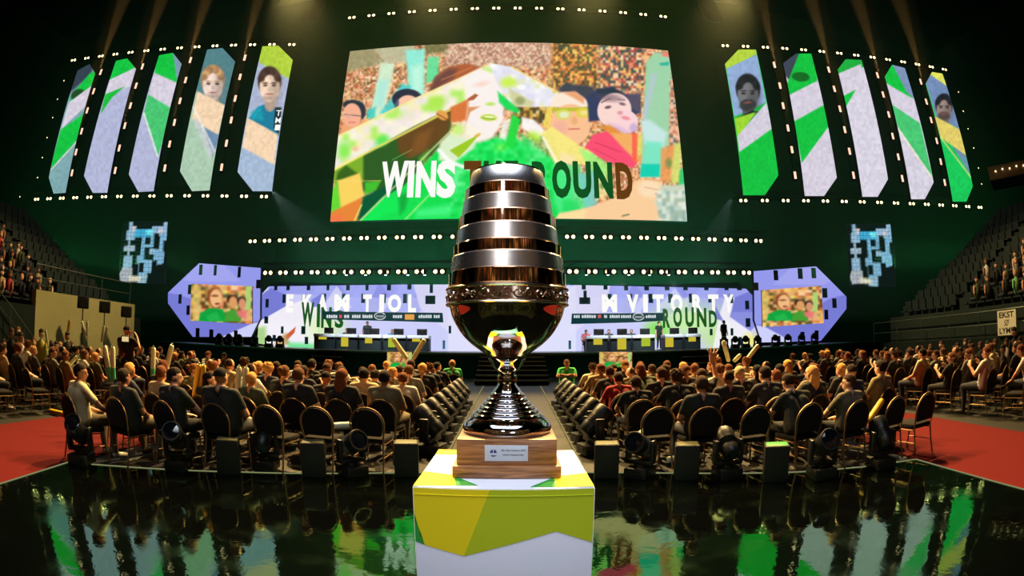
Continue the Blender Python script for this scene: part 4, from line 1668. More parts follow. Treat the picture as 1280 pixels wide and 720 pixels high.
lamp_row(Plane((-12, 28), (12, 28)), (440, 21), (829, 22), 16, 'row above the giant screen', 'lamps above the giant screen', 'dark truss above the giant screen')
lamp_row(BAN_L, (90, 81), (366, 50), 14, 'row above left banners', 'lamps above the left banners', 'dark truss above the left banners')
lamp_row(BAN_L, (46, 249), (330, 246), 15, 'row under left banners', 'lamps under the left banners', 'dark truss under the left banners')
lamp_row(BAN_R, (906, 55), (1181, 89), 14, 'row above right banners', 'lamps above the right banners', 'dark truss above the right banners')
lamp_row(BAN_R, (929, 250), (1225, 260), 15, 'row under right banners', 'lamps under the right banners', 'dark truss under the right banners')
lamp_row(Plane((-16, 28.5), (16, 28.5)), (316, 300), (948, 303), 30, 'upper of two rows below giant screen', 'upper lamps below the giant screen', 'upper dark truss below the giant screen', 0.42, (0.02, 0.98))
lamp_row(Plane((-16, 28.5), (16, 28.5)), (335, 340), (933, 342), 28, 'row just above stage LED wall', 'lamps above the LED wall', 'dark truss just above the stage LED wall', 0.46, (0.03, 0.97))

_pin = None
for side, pl, pts in (('left', BAN_L, [(80, 101), (72, 124), (66, 147), (59, 172), (53, 197), (47, 222), (25, 246)]),
                      ('right', BAN_R, [(1198, 115), (1204, 139), (1210, 161), (1217, 185), (1223, 210), (1227, 230)])):
    for k, q in enumerate(pts):
        if _pin is None:
            t = _pin = thing('pin_lamp', '', 'lamp')
            mb = MB()
            mb.cyl((0, 0.16, 0), (0, 0.0, 0), 0.05, 0.07, seg=8)
            mb.build('housing', BLACK, t)
            mb = MB()
            mb.ball((0, -0.01, 0), 0.055, 1, (1, 0.5, 1))
            mb.build('lamp', glow('small_bulb', (255, 230, 170), 3.0), t)
        else:
            t = copy_tree(_pin)
        t.location = pl.pt(*pl.hit(*q))
        tag(t, 'small single lamp, %s from top, in column outside the %s banners' % (ORD[k], side), 'lamp', 'single lamps outside the %s banners' % side)

STRIPS = [
    (BAN_L, 'leftmost and second left', [(126, 90), (117, 114), (109, 138), (102, 164), (95, 190), (90, 216)]),
    (BAN_L, 'second and third left', [(178, 83), (170, 107), (163, 132), (156, 157), (149, 185), (144, 213)]),
    (BAN_L, 'third and fourth left', [(238, 75), (232, 100), (225, 126), (218, 153), (212, 180), (206, 210)]),
    (BAN_L, 'fourth and fifth left', [(306, 72), (300, 96), (294, 123), (289, 150), (283, 179), (277, 209)]),
    (BAN_R, 'first and second right', [(968, 81), (975, 107), (979, 132), (985, 160), (990, 187), (994, 219)]),
    (BAN_R, 'second and third right', [(1036, 87), (1043, 111), (1050, 136), (1056, 162), (1062, 189), (1067, 219)]),
    (BAN_R, 'third and fourth right', [(1097, 94), (1104, 118), (1111, 143), (1116, 170), (1123, 196), (1128, 223)]),
    (BAN_R, 'fourth and rightmost', [(1151, 102), (1158, 127), (1164, 150), (1171, 176), (1176, 202), (1181, 228)]),
]
_st = None
for pl, where, pts in STRIPS:
    rz = math.atan2(pl.u.y, pl.u.x)
    h = [pl.pt(*pl.hit(*q)) for q in pts]
    # the pipe the lamps are clamped to
    pipe = thing('lamp_pipe', 'dark slanted pipe carrying strip lamps between the %s banners' % where, 'pipe', h[-1], 0, 'pipes between the banners')
    mb = MB()
    mb.cyl(h[0] + (h[0] - h[-1]) * 0.12 - pl.n * 0.22 - h[-1], h[-1] + (h[-1] - h[0]) * 0.05 - pl.n * 0.22 - h[-1], 0.04, seg=6)
    mb.build('tube', TRUSS, pipe)
    for k, P in enumerate(h):
        if _st is None:
            t = _st = thing('strip_lamp', '', 'lamp')
            mb = MB()
            mb.box((0, 0.12, 0), (0.34, 0.2, 0.66), bev=0.02)
            mb.build('housing', BLACK, t)
            mb = MB()
            mb.box((0, 0.0, 0), (0.17, 0.05, 0.48), bev=0.02)
            mb.build('tube', TUBE, t)
        else:
            t = copy_tree(_st)
        t.location = P
        lean = (h[0] - h[-1]).dot(pl.u) / (h[0].z - h[-1].z)
        t.rotation_euler = (0, math.atan(lean) * 0.8, rz)
        tag(t, 'pink strip lamp, %s from top, between %s banners' % (ORD[k], where), 'lamp', 'strip lamps between the banners')

# two hanging line-array columns beside the giant screen
for side, s in (('left', -1), ('right', 1)):
    t = thing('line_array', 'dark curved column of hanging loudspeakers %s of the giant screen' % side, 'loudspeaker', (s * 13.2, 27, 20.2))
    for k in range(9):
        mb = MB()
        a = 0.02 + k * 0.035
        mb.box((0, -0.03 * k * k * 0.35, 5.2 - k * 0.4), (1.1, 0.6, 0.37), rot=(a, 0, 0), bev=0.03)
        mb.build('cabinet', CASE, t)
    mb = MB()
    mb.cyl((0, 0, 5.4), (0, 0, 11.82), 0.03, seg=6)
    mb.build('chain', TRUSS, t)

# ================================================================== PODIUM AND TROPHY
PX, PY0, PZ = -0.03, 1.80, 1.085
PW, PD = 0.655, 0.68
CLOTH = (222, 224, 238)


def print_mat(name, rgb):
    return pbr(name, rgb, 0.62, 0, 0.3, 240, 0.04, 0.06)


PWHITE = print_mat('print_white', CLOTH)
PYEL = print_mat('print_yellow', (236, 214, 20))
PLIME = print_mat('print_lime', (182, 196, 28))
PGREEN = print_mat('print_green', (40, 150, 60))
pod = thing('podium', 'square podium wrapped in yellow, lime, green and white printed fabric', 'podium', (PX, PY0 + PD / 2, 0))
mb = MB()
mb.box((0, 0, PZ / 2), (PW, PD, PZ), bev=0.008)
mb.build('body', PWHITE, pod)


def pod_face(pts, mat, face):
    out = []
    for x, y in pts:
        if face == 'front':
            P = at(x, y, PY0)
            P.x = min(max(P.x, PX - PW / 2 + 0.004), PX + PW / 2 - 0.004)
            P.z = min(P.z, PZ - 0.006)
        else:
            P = ground(x, y, PZ)
            P.x = min(max(P.x, PX - PW / 2 + 0.004), PX + PW / 2 - 0.004)
            P.y = min(max(P.y, PY0 + 0.004), PY0 + PD - 0.004)
        out.append(P - Vector((PX, PY0 + PD / 2, 0)))
    mb = MB()
    mb.prism(out, (0, -0.0016, 0) if face == 'front' else (0, 0, 0.0016))
    mb.build('print_panel', mat, pod)


pod_face([(510, 600), (612, 600), (612, 607.5), (580, 695), (531, 681), (515, 650), (508, 630)], PYEL, 'front')
pod_face([(612, 600), (750, 600), (750, 679), (743, 677.5), (695, 664), (580, 695), (612, 607.5)], PLIME, 'front')
pod_face([(508, 640), (531, 681), (515, 676), (505, 670)], PGREEN, 'front')
pod_face([(530, 589), (567.5, 594), (570, 607), (505, 607)], PYEL, 'top')
pod_face([(547, 557), (580, 557), (580, 568), (538, 568)], PYEL, 'top')
pod_face([(567.5, 595), (597, 607), (570, 607)], PGREEN, 'top')
pod_face([(692.5, 597), (694, 609), (663, 609)], PGREEN, 'top')
pod_face([(693, 596), (738, 591), (752, 608), (694, 609)], PYEL, 'top')
# hem of the fabric under the top edge
xs_ = at(611.5, 612, PY0).x - PX
for xa, xb, m_ in ((-PW / 2 + 0.006, xs_, PYEL), (xs_, PW / 2 - 0.006, PLIME)):
    mb = MB()
    mb.box(((xa + xb) / 2, -PD / 2 - 0.0022, PZ - 0.030), (xb - xa, 0.003, 0.003), bev=0.001)
    mb.build('hem', m_, pod)

TC = Vector((-0.020, 2.137, PZ))
SILVER = bpy.data.materials.new('brushed_silver')
nt = nodes(SILVER)
b = nt.nodes['Principled BSDF']
b.inputs['Base Color'].default_value = (0.66, 0.65, 0.66, 1)
b.inputs['Metallic'].default_value = 1
b.inputs['Roughness'].default_value = 0.27
b.inputs['Anisotropic'].default_value = 0.6
tan = nt.nodes.new('ShaderNodeTangent')
tan.direction_type = 'RADIAL'
tan.axis = 'Z'
nt.links.new(tan.outputs[0], b.inputs['Tangent'])
tc = nt.nodes.new('ShaderNodeTexCoord')
mp = nt.nodes.new('ShaderNodeMapping')
mp.inputs['Scale'].default_value = (3, 3, 900)
ns = nt.nodes.new('ShaderNodeTexNoise')
ns.inputs['Scale'].default_value = 1.0
bp = nt.nodes.new('ShaderNodeBump')
bp.inputs['Strength'].default_value = 0.08
bp.inputs['Distance'].default_value = 0.002
nt.links.new(tc.outputs['Object'], mp.inputs[0])
nt.links.new(mp.outputs[0], ns.inputs['Vector'])
nt.links.new(ns.outputs['Fac'], bp.inputs['Height'])
nt.links.new(bp.outputs['Normal'], b.inputs['Normal'])
POLISH = pbr('silver_with_copper_reflection', (214, 170, 138), 0.05, 1.0)  # copper tint imitates the orange crowd reflected in plain silver
CHROME = pbr('polished_silver', (222, 222, 228), 0.04, 1.0)


def wood():
    m = bpy.data.materials.new('walnut')
    nt = nodes(m)
    b = nt.nodes['Principled BSDF']
    tc = nt.nodes.new('ShaderNodeTexCoord')
    mp = nt.nodes.new('ShaderNodeMapping')
    mp.inputs['Scale'].default_value = (2.2, 2.2, 26)
    n = nt.nodes.new('ShaderNodeTexNoise')
    n.inputs['Scale'].default_value = 2.2
    n.inputs['Detail'].default_value = 6
    n.inputs['Distortion'].default_value = 1.4
    r = nt.nodes.new('ShaderNodeValToRGB')
    e = r.color_ramp.elements
    e[0].position, e[0].color = 0.3, L4((92, 52, 28))
    e[1].position, e[1].color = 0.7, L4((186, 128, 80))
    nt.links.new(tc.outputs['Object'], mp.inputs[0])
    nt.links.new(mp.outputs[0], n.inputs['Vector'])
    nt.links.new(n.outputs['Fac'], r.inputs[0])
    nt.links.new(r.outputs[0], b.inputs['Base Color'])
    b.inputs['Roughness'].default_value = 0.38
    return m


WOOD = wood()
tro = thing('trophy', 'tall banded silver trophy cup on a walnut base on the podium', 'trophy', TC)


def hw(y, px):
    return at(634 + px, y, TC.y).x - at(634, y, TC.y).x


def zf(y, r):
    """height of a point seen at row y on the front of the turned body"""
    return at(634, y, TC.y - r).z - TC.z


def zc(y):
    return at(634, y, TC.y).z - TC.z


def C(c):
    return 180 + c / 2.571


# (top row, bottom row, half width top px, half width bottom px, name, material)
BANDS = [(63, 115, 44.5, 48.2, 'silver_band', SILVER), (115, 152, 52.3, 53.2, 'polished_band', POLISH), (152, 203, 54.5, 57.0, 'silver_band', SILVER),
         (203, 245, 59.6, 60.6, 'polished_band', POLISH), (245, 299, 61.5, 64.0, 'silver_band', SILVER), (299, 338, 66.6, 67.5, 'polished_band', POLISH),
         (338, 392, 68.5, 70.5, 'silver_band', SILVER), (392, 442, 72.2, 73.4, 'polished_band', POLISH)]
for i, (c0, c1, w0, w1, nm, mt) in enumerate(BANDS):
    y0, y1 = C(c0), C(c1)
    r0, r1 = hw(y0, w0), hw(y1, w1)
    z0, z1 = zf(y0, r0), zf(y1, r1)
    inner = 0.02
    mb = MB()
    e = 0.0022
    mb.lathe([(r0 - inner, z0), (r0 - e, z0), (r0, z0 - e), (r1, z1 + e), (r1 - e, z1), (r1 - inner, z1)], 96)
    o = mb.build(nm, mt, tro)
    if i == 0:
        ZTOP, RTOP = z0, r0
mb = MB()
mb.lathe([(0, ZTOP - 0.02), (RTOP - 0.012, ZTOP - 0.012), (RTOP - 0.006, ZTOP + 0.006), (RTOP - 0.001, ZTOP + 0.004), (RTOP - 0.001, ZTOP - 0.004)], 96)
mb.build('rim', CHROME, tro)
# ornamental relief ring
yr0, yr1 = C(445), C(507)
rr = hw(C(476), 75.5)
zr0, zr1 = zf(yr0, rr), zf(yr1, rr)
mb = MB()
mb.lathe([(rr - 0.02, zr0), (rr, zr0), (rr + 0.004, zr0 - 0.004), (rr, zr0 - 0.010), (rr - 0.004, zr0 - 0.012), (rr - 0.004, zr1 + 0.012), (rr, zr1 + 0.010), (rr + 0.004, zr1 + 0.004), (rr, zr1),
          (rr - 0.02, zr1)], 96)
ring = mb.build('relief_ring', pbr('relief_metal', (206, 178, 158), 0.18, 1.0), tro)
mb = MB()
zm = (zr0 + zr1) / 2
for k in range(36):
    a = 2 * PI * k / 36
    t_ = Vector((-math.sin(a), math.cos(a), 0))
    c_ = Vector((math.cos(a), math.sin(a), 0)) * (rr - 0.002)
    up = Vector((0, 0, 1))
    R_ = (zr0 - zr1) * 0.30
    pts = [c_ + Vector((0, 0, zm)) + (t_ * math.cos(q) + up * math.sin(q) * (1 if k % 2 else -1)) * R_ * (1 - q / 9.5) for q in np.linspace(0, 7.6, 16)]
    mb.tube(pts, 0.0032, 5)
    mb.ball(c_ + Vector((0, 0, zm)) + t_ * R_ * 1.35, 0.006, 1)
mb.build('scrollwork', pbr('relief_metal_high', (225, 200, 180), 0.16, 1.0), tro)
# round bowl
prof = []
for c_, w in [(507, 73), (530, 71.5), (560, 68), (590, 62), (615, 55.5), (640, 46), (658, 37), (672, 29), (682, 24)]:
    y = C(c_)
    r = hw(y, w)
    prof.append((r, zc(y)))
z507 = zr1
prof[0] = (prof[0][0], z507 + 0.004)
# smooth the profile
pr = np.array(prof)
tt = np.linspace(0, 1, len(pr))
ts = np.linspace(0, 1, 40)


def spl(v):
    out = []
    n = len(v)
    for t in ts:
        f = t * (n - 1)
        i = min(int(f), n - 2)
        u = f - i
        p0, p1, p2, p3 = v[max(i - 1, 0)], v[i], v[i + 1], v[min(i + 2, n - 1)]
        out.append(0.5 * ((2 * p1) + (-p0 + p2) * u + (2 * p0 - 5 * p1 + 4 * p2 - p3) * u * u + (-p0 + 3 * p1 - 3 * p2 + p3) * u ** 3))
    return np.array(out)


mb = MB()
mb.lathe(list(zip(spl(pr[:, 0]), spl(pr[:, 1]))), 128)
mb.build('bowl', pbr('bowl_silver', (226, 214, 206), 0.03, 1.0), tro)


def S(cy):
    return 420 + cy / 2.4


pts = [(68, 24.0), (72, 22.5), (80, 20.5), (92, 18.5), (100, 15), (110, 10.5), (116, 10), (120, 12), (128, 12.3), (138, 12.3), (142, 11), (150, 13), (160, 16.5), (168, 18.5)]
mb = MB()
mb.lathe([(hw(S(c), w), zc(S(c))) for c, w in pts], 64)
mb.build('stem', CHROME, tro)
pr = [(18.5, 168)]
for (wa, wb, ca, cb) in [(19, 22, 168, 181), (22, 26.5, 181, 193), (26.5, 31, 193, 205), (31, 35.5, 205, 216), (35.5, 40, 216, 227), (40, 45, 227, 240)]:
    for f in np.linspace(0.15, 1, 5):
        bul = math.sin(f * PI) * 1.4
        pr.append((wa + (wb - wa) * f + bul, ca + (cb - ca) * f))
    pr.append((wb - 0.6, cb + 0.5))
pr += [(47.5, 246), (51, 252), (54, 261), (55.2, 271), (54.6, 280), (52, 288), (49, 293), (47.5, 296), (47.5, 312)]
mb = MB()
prz = [(hw(S(c), w), zc(S(c))) for w, c in pr]
# wooden base
RB0 = 0.207
y_top = S(306)
RBK = RB0 - hw(590, 5)
zb1 = at(634, S(392), TC.y - RB0).z - TC.z
zb2 = at(634, S(311), TC.y - RBK).z - TC.z
zmin = prz[-1][1]
prz = [(r, z if z > zb2 else zb2) for r, z in prz]
prz[-1] = (prz[-1][0], zb2)
mb.lathe(prz, 96)
mb.build('foot', CHROME, tro)
mb = MB()
mb.box((0, 0, zb1 / 2 + 0.001), (2 * RB0, 2 * RB0, zb1 - 0.002), bev=0.006)
mb.build('plinth', WOOD, tro)
mb = MB()
mb.box((0, 0, (zb1 + zb2) / 2), (2 * RBK, 2 * RBK, zb2 - zb1), bev=0.003)
mb.build('base_block', WOOD, tro)
fy = TC.y - RBK
a0, a1 = at(606, 576, fy), at(660, 556.5, fy)
mb = MB()
cx, cz = (a0.x + a1.x) / 2 - TC.x, (a0.z + a1.z) / 2 - TC.z
W_, H_ = a1.x - a0.x, a1.z - a0.z
mb.box((cx, -RBK - 0.0015, cz), (W_, 0.003, H_), bev=0.0008)
plq = mb.build('plaque', pbr('plaque_silver', (205, 212, 226), 0.4, 0.1, 0.5), tro)
NAVY = pbr('plaque_ink', (32, 52, 120), 0.5)
GREYI = pbr('plaque_grey_ink', (40, 44, 62), 0.6)
for body, bx, by, w, h in (('ESL One Cologne 2018', -0.115, 0.09, 0.56, 0.15), ('CS:GO Championship', -0.09, -0.18, 0.49, 0.13)):
    o = link('lettering', text_mesh('lettering', body, GREYI, w * W_, h * H_, 0, 0.02), plq)
    o.location = (cx + bx * W_, -RBK - 0.0034, cz + by * H_)
mb = MB()
ex, ez, er = cx - 0.30 * W_, cz + 0.02 * H_, 0.21 * H_
yy = -RBK - 0.0031


def disc(mb, pts):
    mb.prism([(ex + p * er, yy, ez + q * er) for p, q in pts], (0, -0.0004, 0))


arc = lambda a, b, r=1.0: [(r * math.cos(t), r * math.sin(t)) for t in np.linspace(a, b, 18)]
disc(mb, [(-0.98, 0.0)] + arc(PI * 0.98, PI * 0.55) + [(-0.12, 0.0)])
disc(mb, [(0.98, 0.0)] + arc(PI * 0.02, PI * 0.45) + [(0.12, 0.0)])
disc(mb, arc(-PI * 0.78, -PI * 0.22, 1.15))
mb.build('emblem', NAVY, plq)

# ================================================================== FRONT OF HOUSE LAMPS AND BOXES
_mh = None


def moving_head(loc, rz, tilt, label, group, scale=1.0):
    global _mh
    if _mh is None:
        t = _mh = thing('moving_head_light', label, 'stage light')
        mb = MB()
        mb.box((0, 0, 0.075), (0.34, 0.40, 0.15), bev=0.02)
        mb.box((0, -0.202, 0.085), (0.16, 0.01, 0.06))
        mb.build('base', BLACKP, t)
        mb = MB()
        mb.cyl((0, 0, 0.15), (0, 0, 0.19), 0.11, seg=16)
        mb.box((0, 0, 0.215), (0.40, 0.16, 0.06), bev=0.015)
        for s in (-1, 1):
            mb.box((s * 0.185, 0, 0.37), (0.06, 0.14, 0.32), bev=0.02)
        mb.build('yoke', BLACKP, t)
        mb = MB()
        mb.lathe([(0, -0.20), (0.09, -0.20), (0.12, -0.16), (0.135, -0.05), (0.135, 0.08), (0.15, 0.14), (0.155, 0.25), (0.145, 0.27), (0.125, 0.27)], 20)
        for k in range(5):
            mb.lathe([(0.137, -0.04 + k * 0.025), (0.146, -0.035 + k * 0.025), (0.137, -0.03 + k * 0.025)], 20)
        h = mb.build('head', BLACKP, t)
        h.location = (0, 0, 0.44)
        mb = MB()
        mb.lathe([(0, 0.268), (0.08, 0.266), (0.126, 0.255)], 20)
        mb.build('lens', LENS, h)
    else:
        t = copy_tree(_mh)
    t.location = loc
    t.rotation_euler = (0, 0, rz)
    t.scale = (scale,) * 3
    t['label'] = label
    t['group'] = group
    for c in t.children:
        if c.name.split('.')[0] == 'head':
            c.rotation_euler = (tilt, 0, 0)
    return t


# along the round front edge of the show floor
HEADS = [((103, 583), -0.5, 0.9, 'far left end, by the red carpet'), ((224, 590), -0.35, 1.0, 'in front of the profile spectator in black'),
         ((333, 590), -0.3, -1.0, 'right of the capped spectator'), ((440, 597), 0.5, 1.15, 'in front of the empty left chairs'),
         ((800, 599), -0.4, 1.2, 'right of the podium, beside the nearest cube'), ((908, 600), 0.4, -1.05, 'between two right-hand cubes'),
         ((1026, 600), 0.4, 1.1, 'right of the green-lit cube'), ((1100, 588), 0.6, -0.8, 'far right end, by the empty chairs')]
for (px, py), rz, tilt, w in HEADS:
    P = ground(px, py - 4)
    az = math.atan2(P.x, P.y)
    moving_head((P.x, P.y, 0), -az + rz, tilt, 'black moving-head light on the floor edge, %s' % w, 'moving heads on the floor edge', 0.86)

_cb = None
GTOP = pbr('cube_top', (92, 92, 62), 0.4, 0, 0.5, 20, 0.3)
for i, ((px, py), w) in enumerate([((280, 594), 'in front of the capped spectator'), ((388, 597), 'before the empty left chair'), ((506, 597), 'just left of the podium'),
                                   ((760, 599), 'just right of the podium'), ((862, 601), 'second right of the podium'), ((975, 603), 'third right of the podium')]):
    P = ground(px, py)
    t = thing('fill_speaker', 'black box loudspeaker on the floor edge, %s' % w, 'loudspeaker', (P.x, P.y + 0.14, 0), -math.atan2(P.x, P.y) * 0.8, 'box speakers on the floor edge')
    mb = MB()
    mb.box((0, 0, 0.21), (0.29, 0.27, 0.42), bev=0.012)
    mb.build('cabinet', BLACK, t)
    mb = MB()
    mb.box((0, 0.138, 0.20), (0.25, 0.012, 0.34))
    mb.build('grille', pbr('speaker_grille', (24, 25, 24), 0.7, 0.4, 0.5, 300, 0.5), t)
    mb = MB()
    mb.box((0, 0, 0.422), (0.25, 0.23, 0.006), bev=0.002)
    mb.build('top_plate', GTOP if i != 5 else pbr('cube_top_green_lit', (48, 150, 60), 0.4), t)  # green light falling on the last top is put into its colour
# along the aisle
for s, side in ((-1, 'left'), (1, 'right')):
    for k, y in enumerate((7.4, 8.35, 9.3, 10.3, 11.3, 12.3, 13.3)):
        moving_head((s * (1.18 + 0.012 * k), y, 0), -s * 1.25, -0.85, 'black moving-head light, %s from camera, along the %s side of the aisle' % (ORD[k], side),
                    'moving heads along the aisle', 1.02)
# ================================================================== CHAIRS
SEAT_H = 0.45
SIZE = 1.0


def chair_meshes():
    d = {}
    # oval-shouldered back, outline in the XZ plane
    def outline(w, z0, z1, n=14):
        pts = [(-w * 0.86, z0), ]
        for a in np.linspace(PI, 0, n):
            pts.append((w * math.cos(a), z1 - w * 1.05 + w * 1.05 * math.sin(a)))
        pts.append((w * 0.86, z0))
        return pts
    lean = lambda z: -0.215 - (z - 0.45) * 0.16
    mb = MB()
    o = outline(0.205, 0.50, 0.875)
    mb.prism([(x, lean(z) - 0.022, z) for x, z in o], (0, 0.05, 0))
    bmesh.ops.bevel(mb.bm, geom=[e for e in mb.bm.edges], offset=0.012, segments=1, affect='EDGES')
    d['backrest'] = mb.mesh('backrest', FABRIC)
    mb = MB()
    mb.tube([(x, lean(z), z) for x, z in outline(0.222, 0.42, 0.895, 16)], 0.0125, 6)
    d['back_frame'] = mb.mesh('back_frame', GOLD)
    mb = MB()
    mb.box((0, 0.0, SEAT_H - 0.02), (0.42, 0.42, 0.075), bev=0.028)
    d['seat'] = mb.mesh('seat', FABRIC)
    mb = MB()
    mb.tube([(-0.2, -0.2, SEAT_H - 0.07), (-0.2, 0.19, SEAT_H - 0.07), (0.2, 0.19, SEAT_H - 0.07), (0.2, -0.2, SEAT_H - 0.07)], 0.011, 6)
    d['seat_frame'] = mb.mesh('seat_frame', GOLD)
    for sx, n in ((-1, 'l'), (1, 'r')):
        mb = MB()
        mb.tube([(sx * 0.2, 0.19, SEAT_H - 0.06), (sx * 0.205, 0.21, 0.0)], 0.0125, 6)
        d['leg_f' + n] = mb.mesh('leg', GOLD)
        mb = MB()
        mb.tube([(sx * 0.192, -0.208, SEAT_H - 0.02), (sx * 0.2, -0.24, 0.2), (sx * 0.205, -0.29, 0.0)], 0.0125, 6)
        d['leg_b' + n] = mb.mesh('leg', GOLD)
    for sx, n in ((-1, 'l'), (1, 'r')):
        mb = MB()
        mb.tube([(sx * 0.203, 0.2, 0.2), (sx * 0.2, -0.24, 0.2)], 0.009, 5)
        d['stretcher_f' + n] = mb.mesh('stretcher', GOLD)
    return d


CM = chair_meshes()
CORDER = ['seat', 'backrest', 'back_frame', 'seat_frame', 'leg_fl', 'leg_fr', 'leg_bl', 'leg_br', 'stretcher_fl', 'stretcher_fr']
# the same chair joined, for the far rows
bm_ = bmesh.new()
mats_far = [FABRIC, GOLD]
for k in CORDER:
    n0 = len(bm_.faces)
    bm_.from_mesh(CM[k])
    bm_.faces.ensure_lookup_table()
    for f in bm_.faces[n0:]:
        f.material_index = 0 if k in ('seat', 'backrest') else 1
CFAR = bpy.data.meshes.new('banquet_chair')
bm_.to_mesh(CFAR)
bm_.free()
for m in mats_far:
    CFAR.materials.append(m)


def chair(loc, rz, label, group, near=True):
    if near:
        t = thing('banquet_chair', label, 'chair', loc, rz, group)
        t.scale = (SIZE, SIZE, SIZE * 0.91)
        for k in CORDER:
            link(k.split('_')[0] if k.startswith(('leg', 'stretcher')) else k, CM[k], t)
        return t
    o = link('banquet_chair', CFAR, None, loc)
    o.scale = (SIZE, SIZE, SIZE * 0.91)
    o.rotation_euler = (0, 0, rz)
    return tag(o, label, 'chair', group)


# ================================================================== PEOPLE
SKIN = ramp_random_mat('skin', [(214, 160, 128), (196, 138, 104), (226, 176, 146), (150, 100, 72), (205, 150, 116)], 0.55)
SHIRT = tint_mat('shirt', 0.85, 0.35)
TROUSER = ramp_random_mat('trousers', [(26, 28, 36), (38, 42, 56), (20, 20, 22), (96, 84, 60), (30, 34, 44)], 0.9)
SHOE = ramp_random_mat('shoes', [(24, 22, 22), (200, 196, 188), (60, 44, 34)], 0.6)
EYE = pbr('eye_dark', (26, 20, 18), 0.3)
LIP = pbr('lip', (150, 78, 70), 0.5)
HAIRM = tint_mat('hair', 0.85, 0.6)
HAIRM.node_tree.nodes['Principled BSDF'].inputs['Specular IOR Level'].default_value = 0.15
BODYMATS = [SKIN, SHIRT, TROUSER, SHOE, EYE, LIP]
TAGS = {'skin': 0, 'shirt': 1, 'trouser': 2, 'shoe': 3, 'eye': 4, 'lip': 5}


def hull(bm, a, ra, b, rb, seg=12):
    """tapered limb with rounded ends"""
    a, b = Vector(a), Vector(b)
    d = b - a
    L = d.length
    q = d.to_track_quat('Z', 'Y').to_matrix() if L > 1e-6 else Matrix.Identity(3)
    prof = [(ra * math.cos(t), -ra * math.sin(-t)) for t in np.linspace(-PI / 2, 0, 5)]
    prof += [(rb * math.cos(t), L + rb * math.sin(t)) for t in np.linspace(0, PI / 2, 5)]
    rings = []
    for r, z in prof:
        if r < 1e-6:
            rings.append([bm.verts.new(a + q @ Vector((0, 0, z)))])
        else:
            rings.append([bm.verts.new(a + q @ Vector((r * math.cos(k * 2 * PI / seg), r * math.sin(k * 2 * PI / seg), z))) for k in range(seg)])
    for A, B in zip(rings, rings[1:]):
        for k in range(seg):
            k2 = (k + 1) % seg
            if len(A) == 1:
                bm.faces.new((A[0], B[k2], B[k]))
            elif len(B) == 1:
                bm.faces.new((A[k], A[k2], B[0]))
            else:
                bm.faces.new((A[k], A[k2], B[k2], B[k]))


def body_mesh(name, limbs, balls, hands, voxel=0.015, ratio=0.45, marks=()):
    """one continuous body: tapered limbs and rounded masses fused into a single skin"""
    acc = bpy.data.meshes.new('tmp')
    bm = bmesh.new()
    segs = []
    for a, ra, b, rb, tg in limbs:
        hull(bm, a, ra, b, rb)
        segs.append((Vector(a), Vector(b), ra, rb, tg))
    for c, s_, rot, tg in balls:
        res = bmesh.ops.create_icosphere(bm, subdivisions=3, radius=1)
        M = Matrix.Translation(c) @ Euler(rot).to_matrix().to_4x4() @ Matrix.Diagonal((*s_, 1))
        for v in res['verts']:
            v.co = M @ v.co
        segs.append((Vector(c), Vector(c), sum(s_) / 3, sum(s_) / 3, tg))
    bmesh.ops.recalc_face_normals(bm, faces=bm.faces)
    bm.to_mesh(acc)
    bm.free()
    o = bpy.data.objects.new('tmp', acc)
    COL.objects.link(o)
    r = o.modifiers.new('r', 'REMESH')
    r.mode = 'VOXEL'
    r.voxel_size = voxel
    s = o.modifiers.new('s', 'SMOOTH')
    s.iterations = 2
    s.factor = 0.5
    if ratio < 1:
        d = o.modifiers.new('d', 'DECIMATE')
        d.ratio = ratio
    dg = bpy.context.evaluated_depsgraph_get()
    me = bpy.data.meshes.new_from_object(o.evaluated_get(dg))
    bpy.data.objects.remove(o)
    bpy.data.meshes.remove(acc)
    me.name = name
    me.materials.clear()
    for m in BODYMATS:
        me.materials.append(m)
    n = len(me.polygons)
    cen = np.empty(n * 3)
    me.polygons.foreach_get('center', cen)
    cen = cen.reshape(-1, 3)
    best = np.full(n, 1e9)
    idx = np.zeros(n, int)
    for a, b, ra, rb, tg in segs:
        A, B = np.array(a), np.array(b)
        d = B - A
        L = d @ d
        t = np.clip(((cen - A) @ d) / L, 0, 1) if L > 1e-9 else np.zeros(n)
        q = A + t[:, None] * d
        dist = np.linalg.norm(cen - q, axis=1) - (ra + (rb - ra) * t)
        m = dist < best
        best[m] = dist[m]
        idx[m] = TAGS[tg]
    for c, rad, tg in marks:
        m = np.linalg.norm(cen - np.array(c), axis=1) < rad
        idx[m] = TAGS[tg]
    me.polygons.foreach_set('material_index', idx.astype(np.int32))
    me.polygons.foreach_set('use_smooth', np.ones(n, bool))
    me.update()
    return me


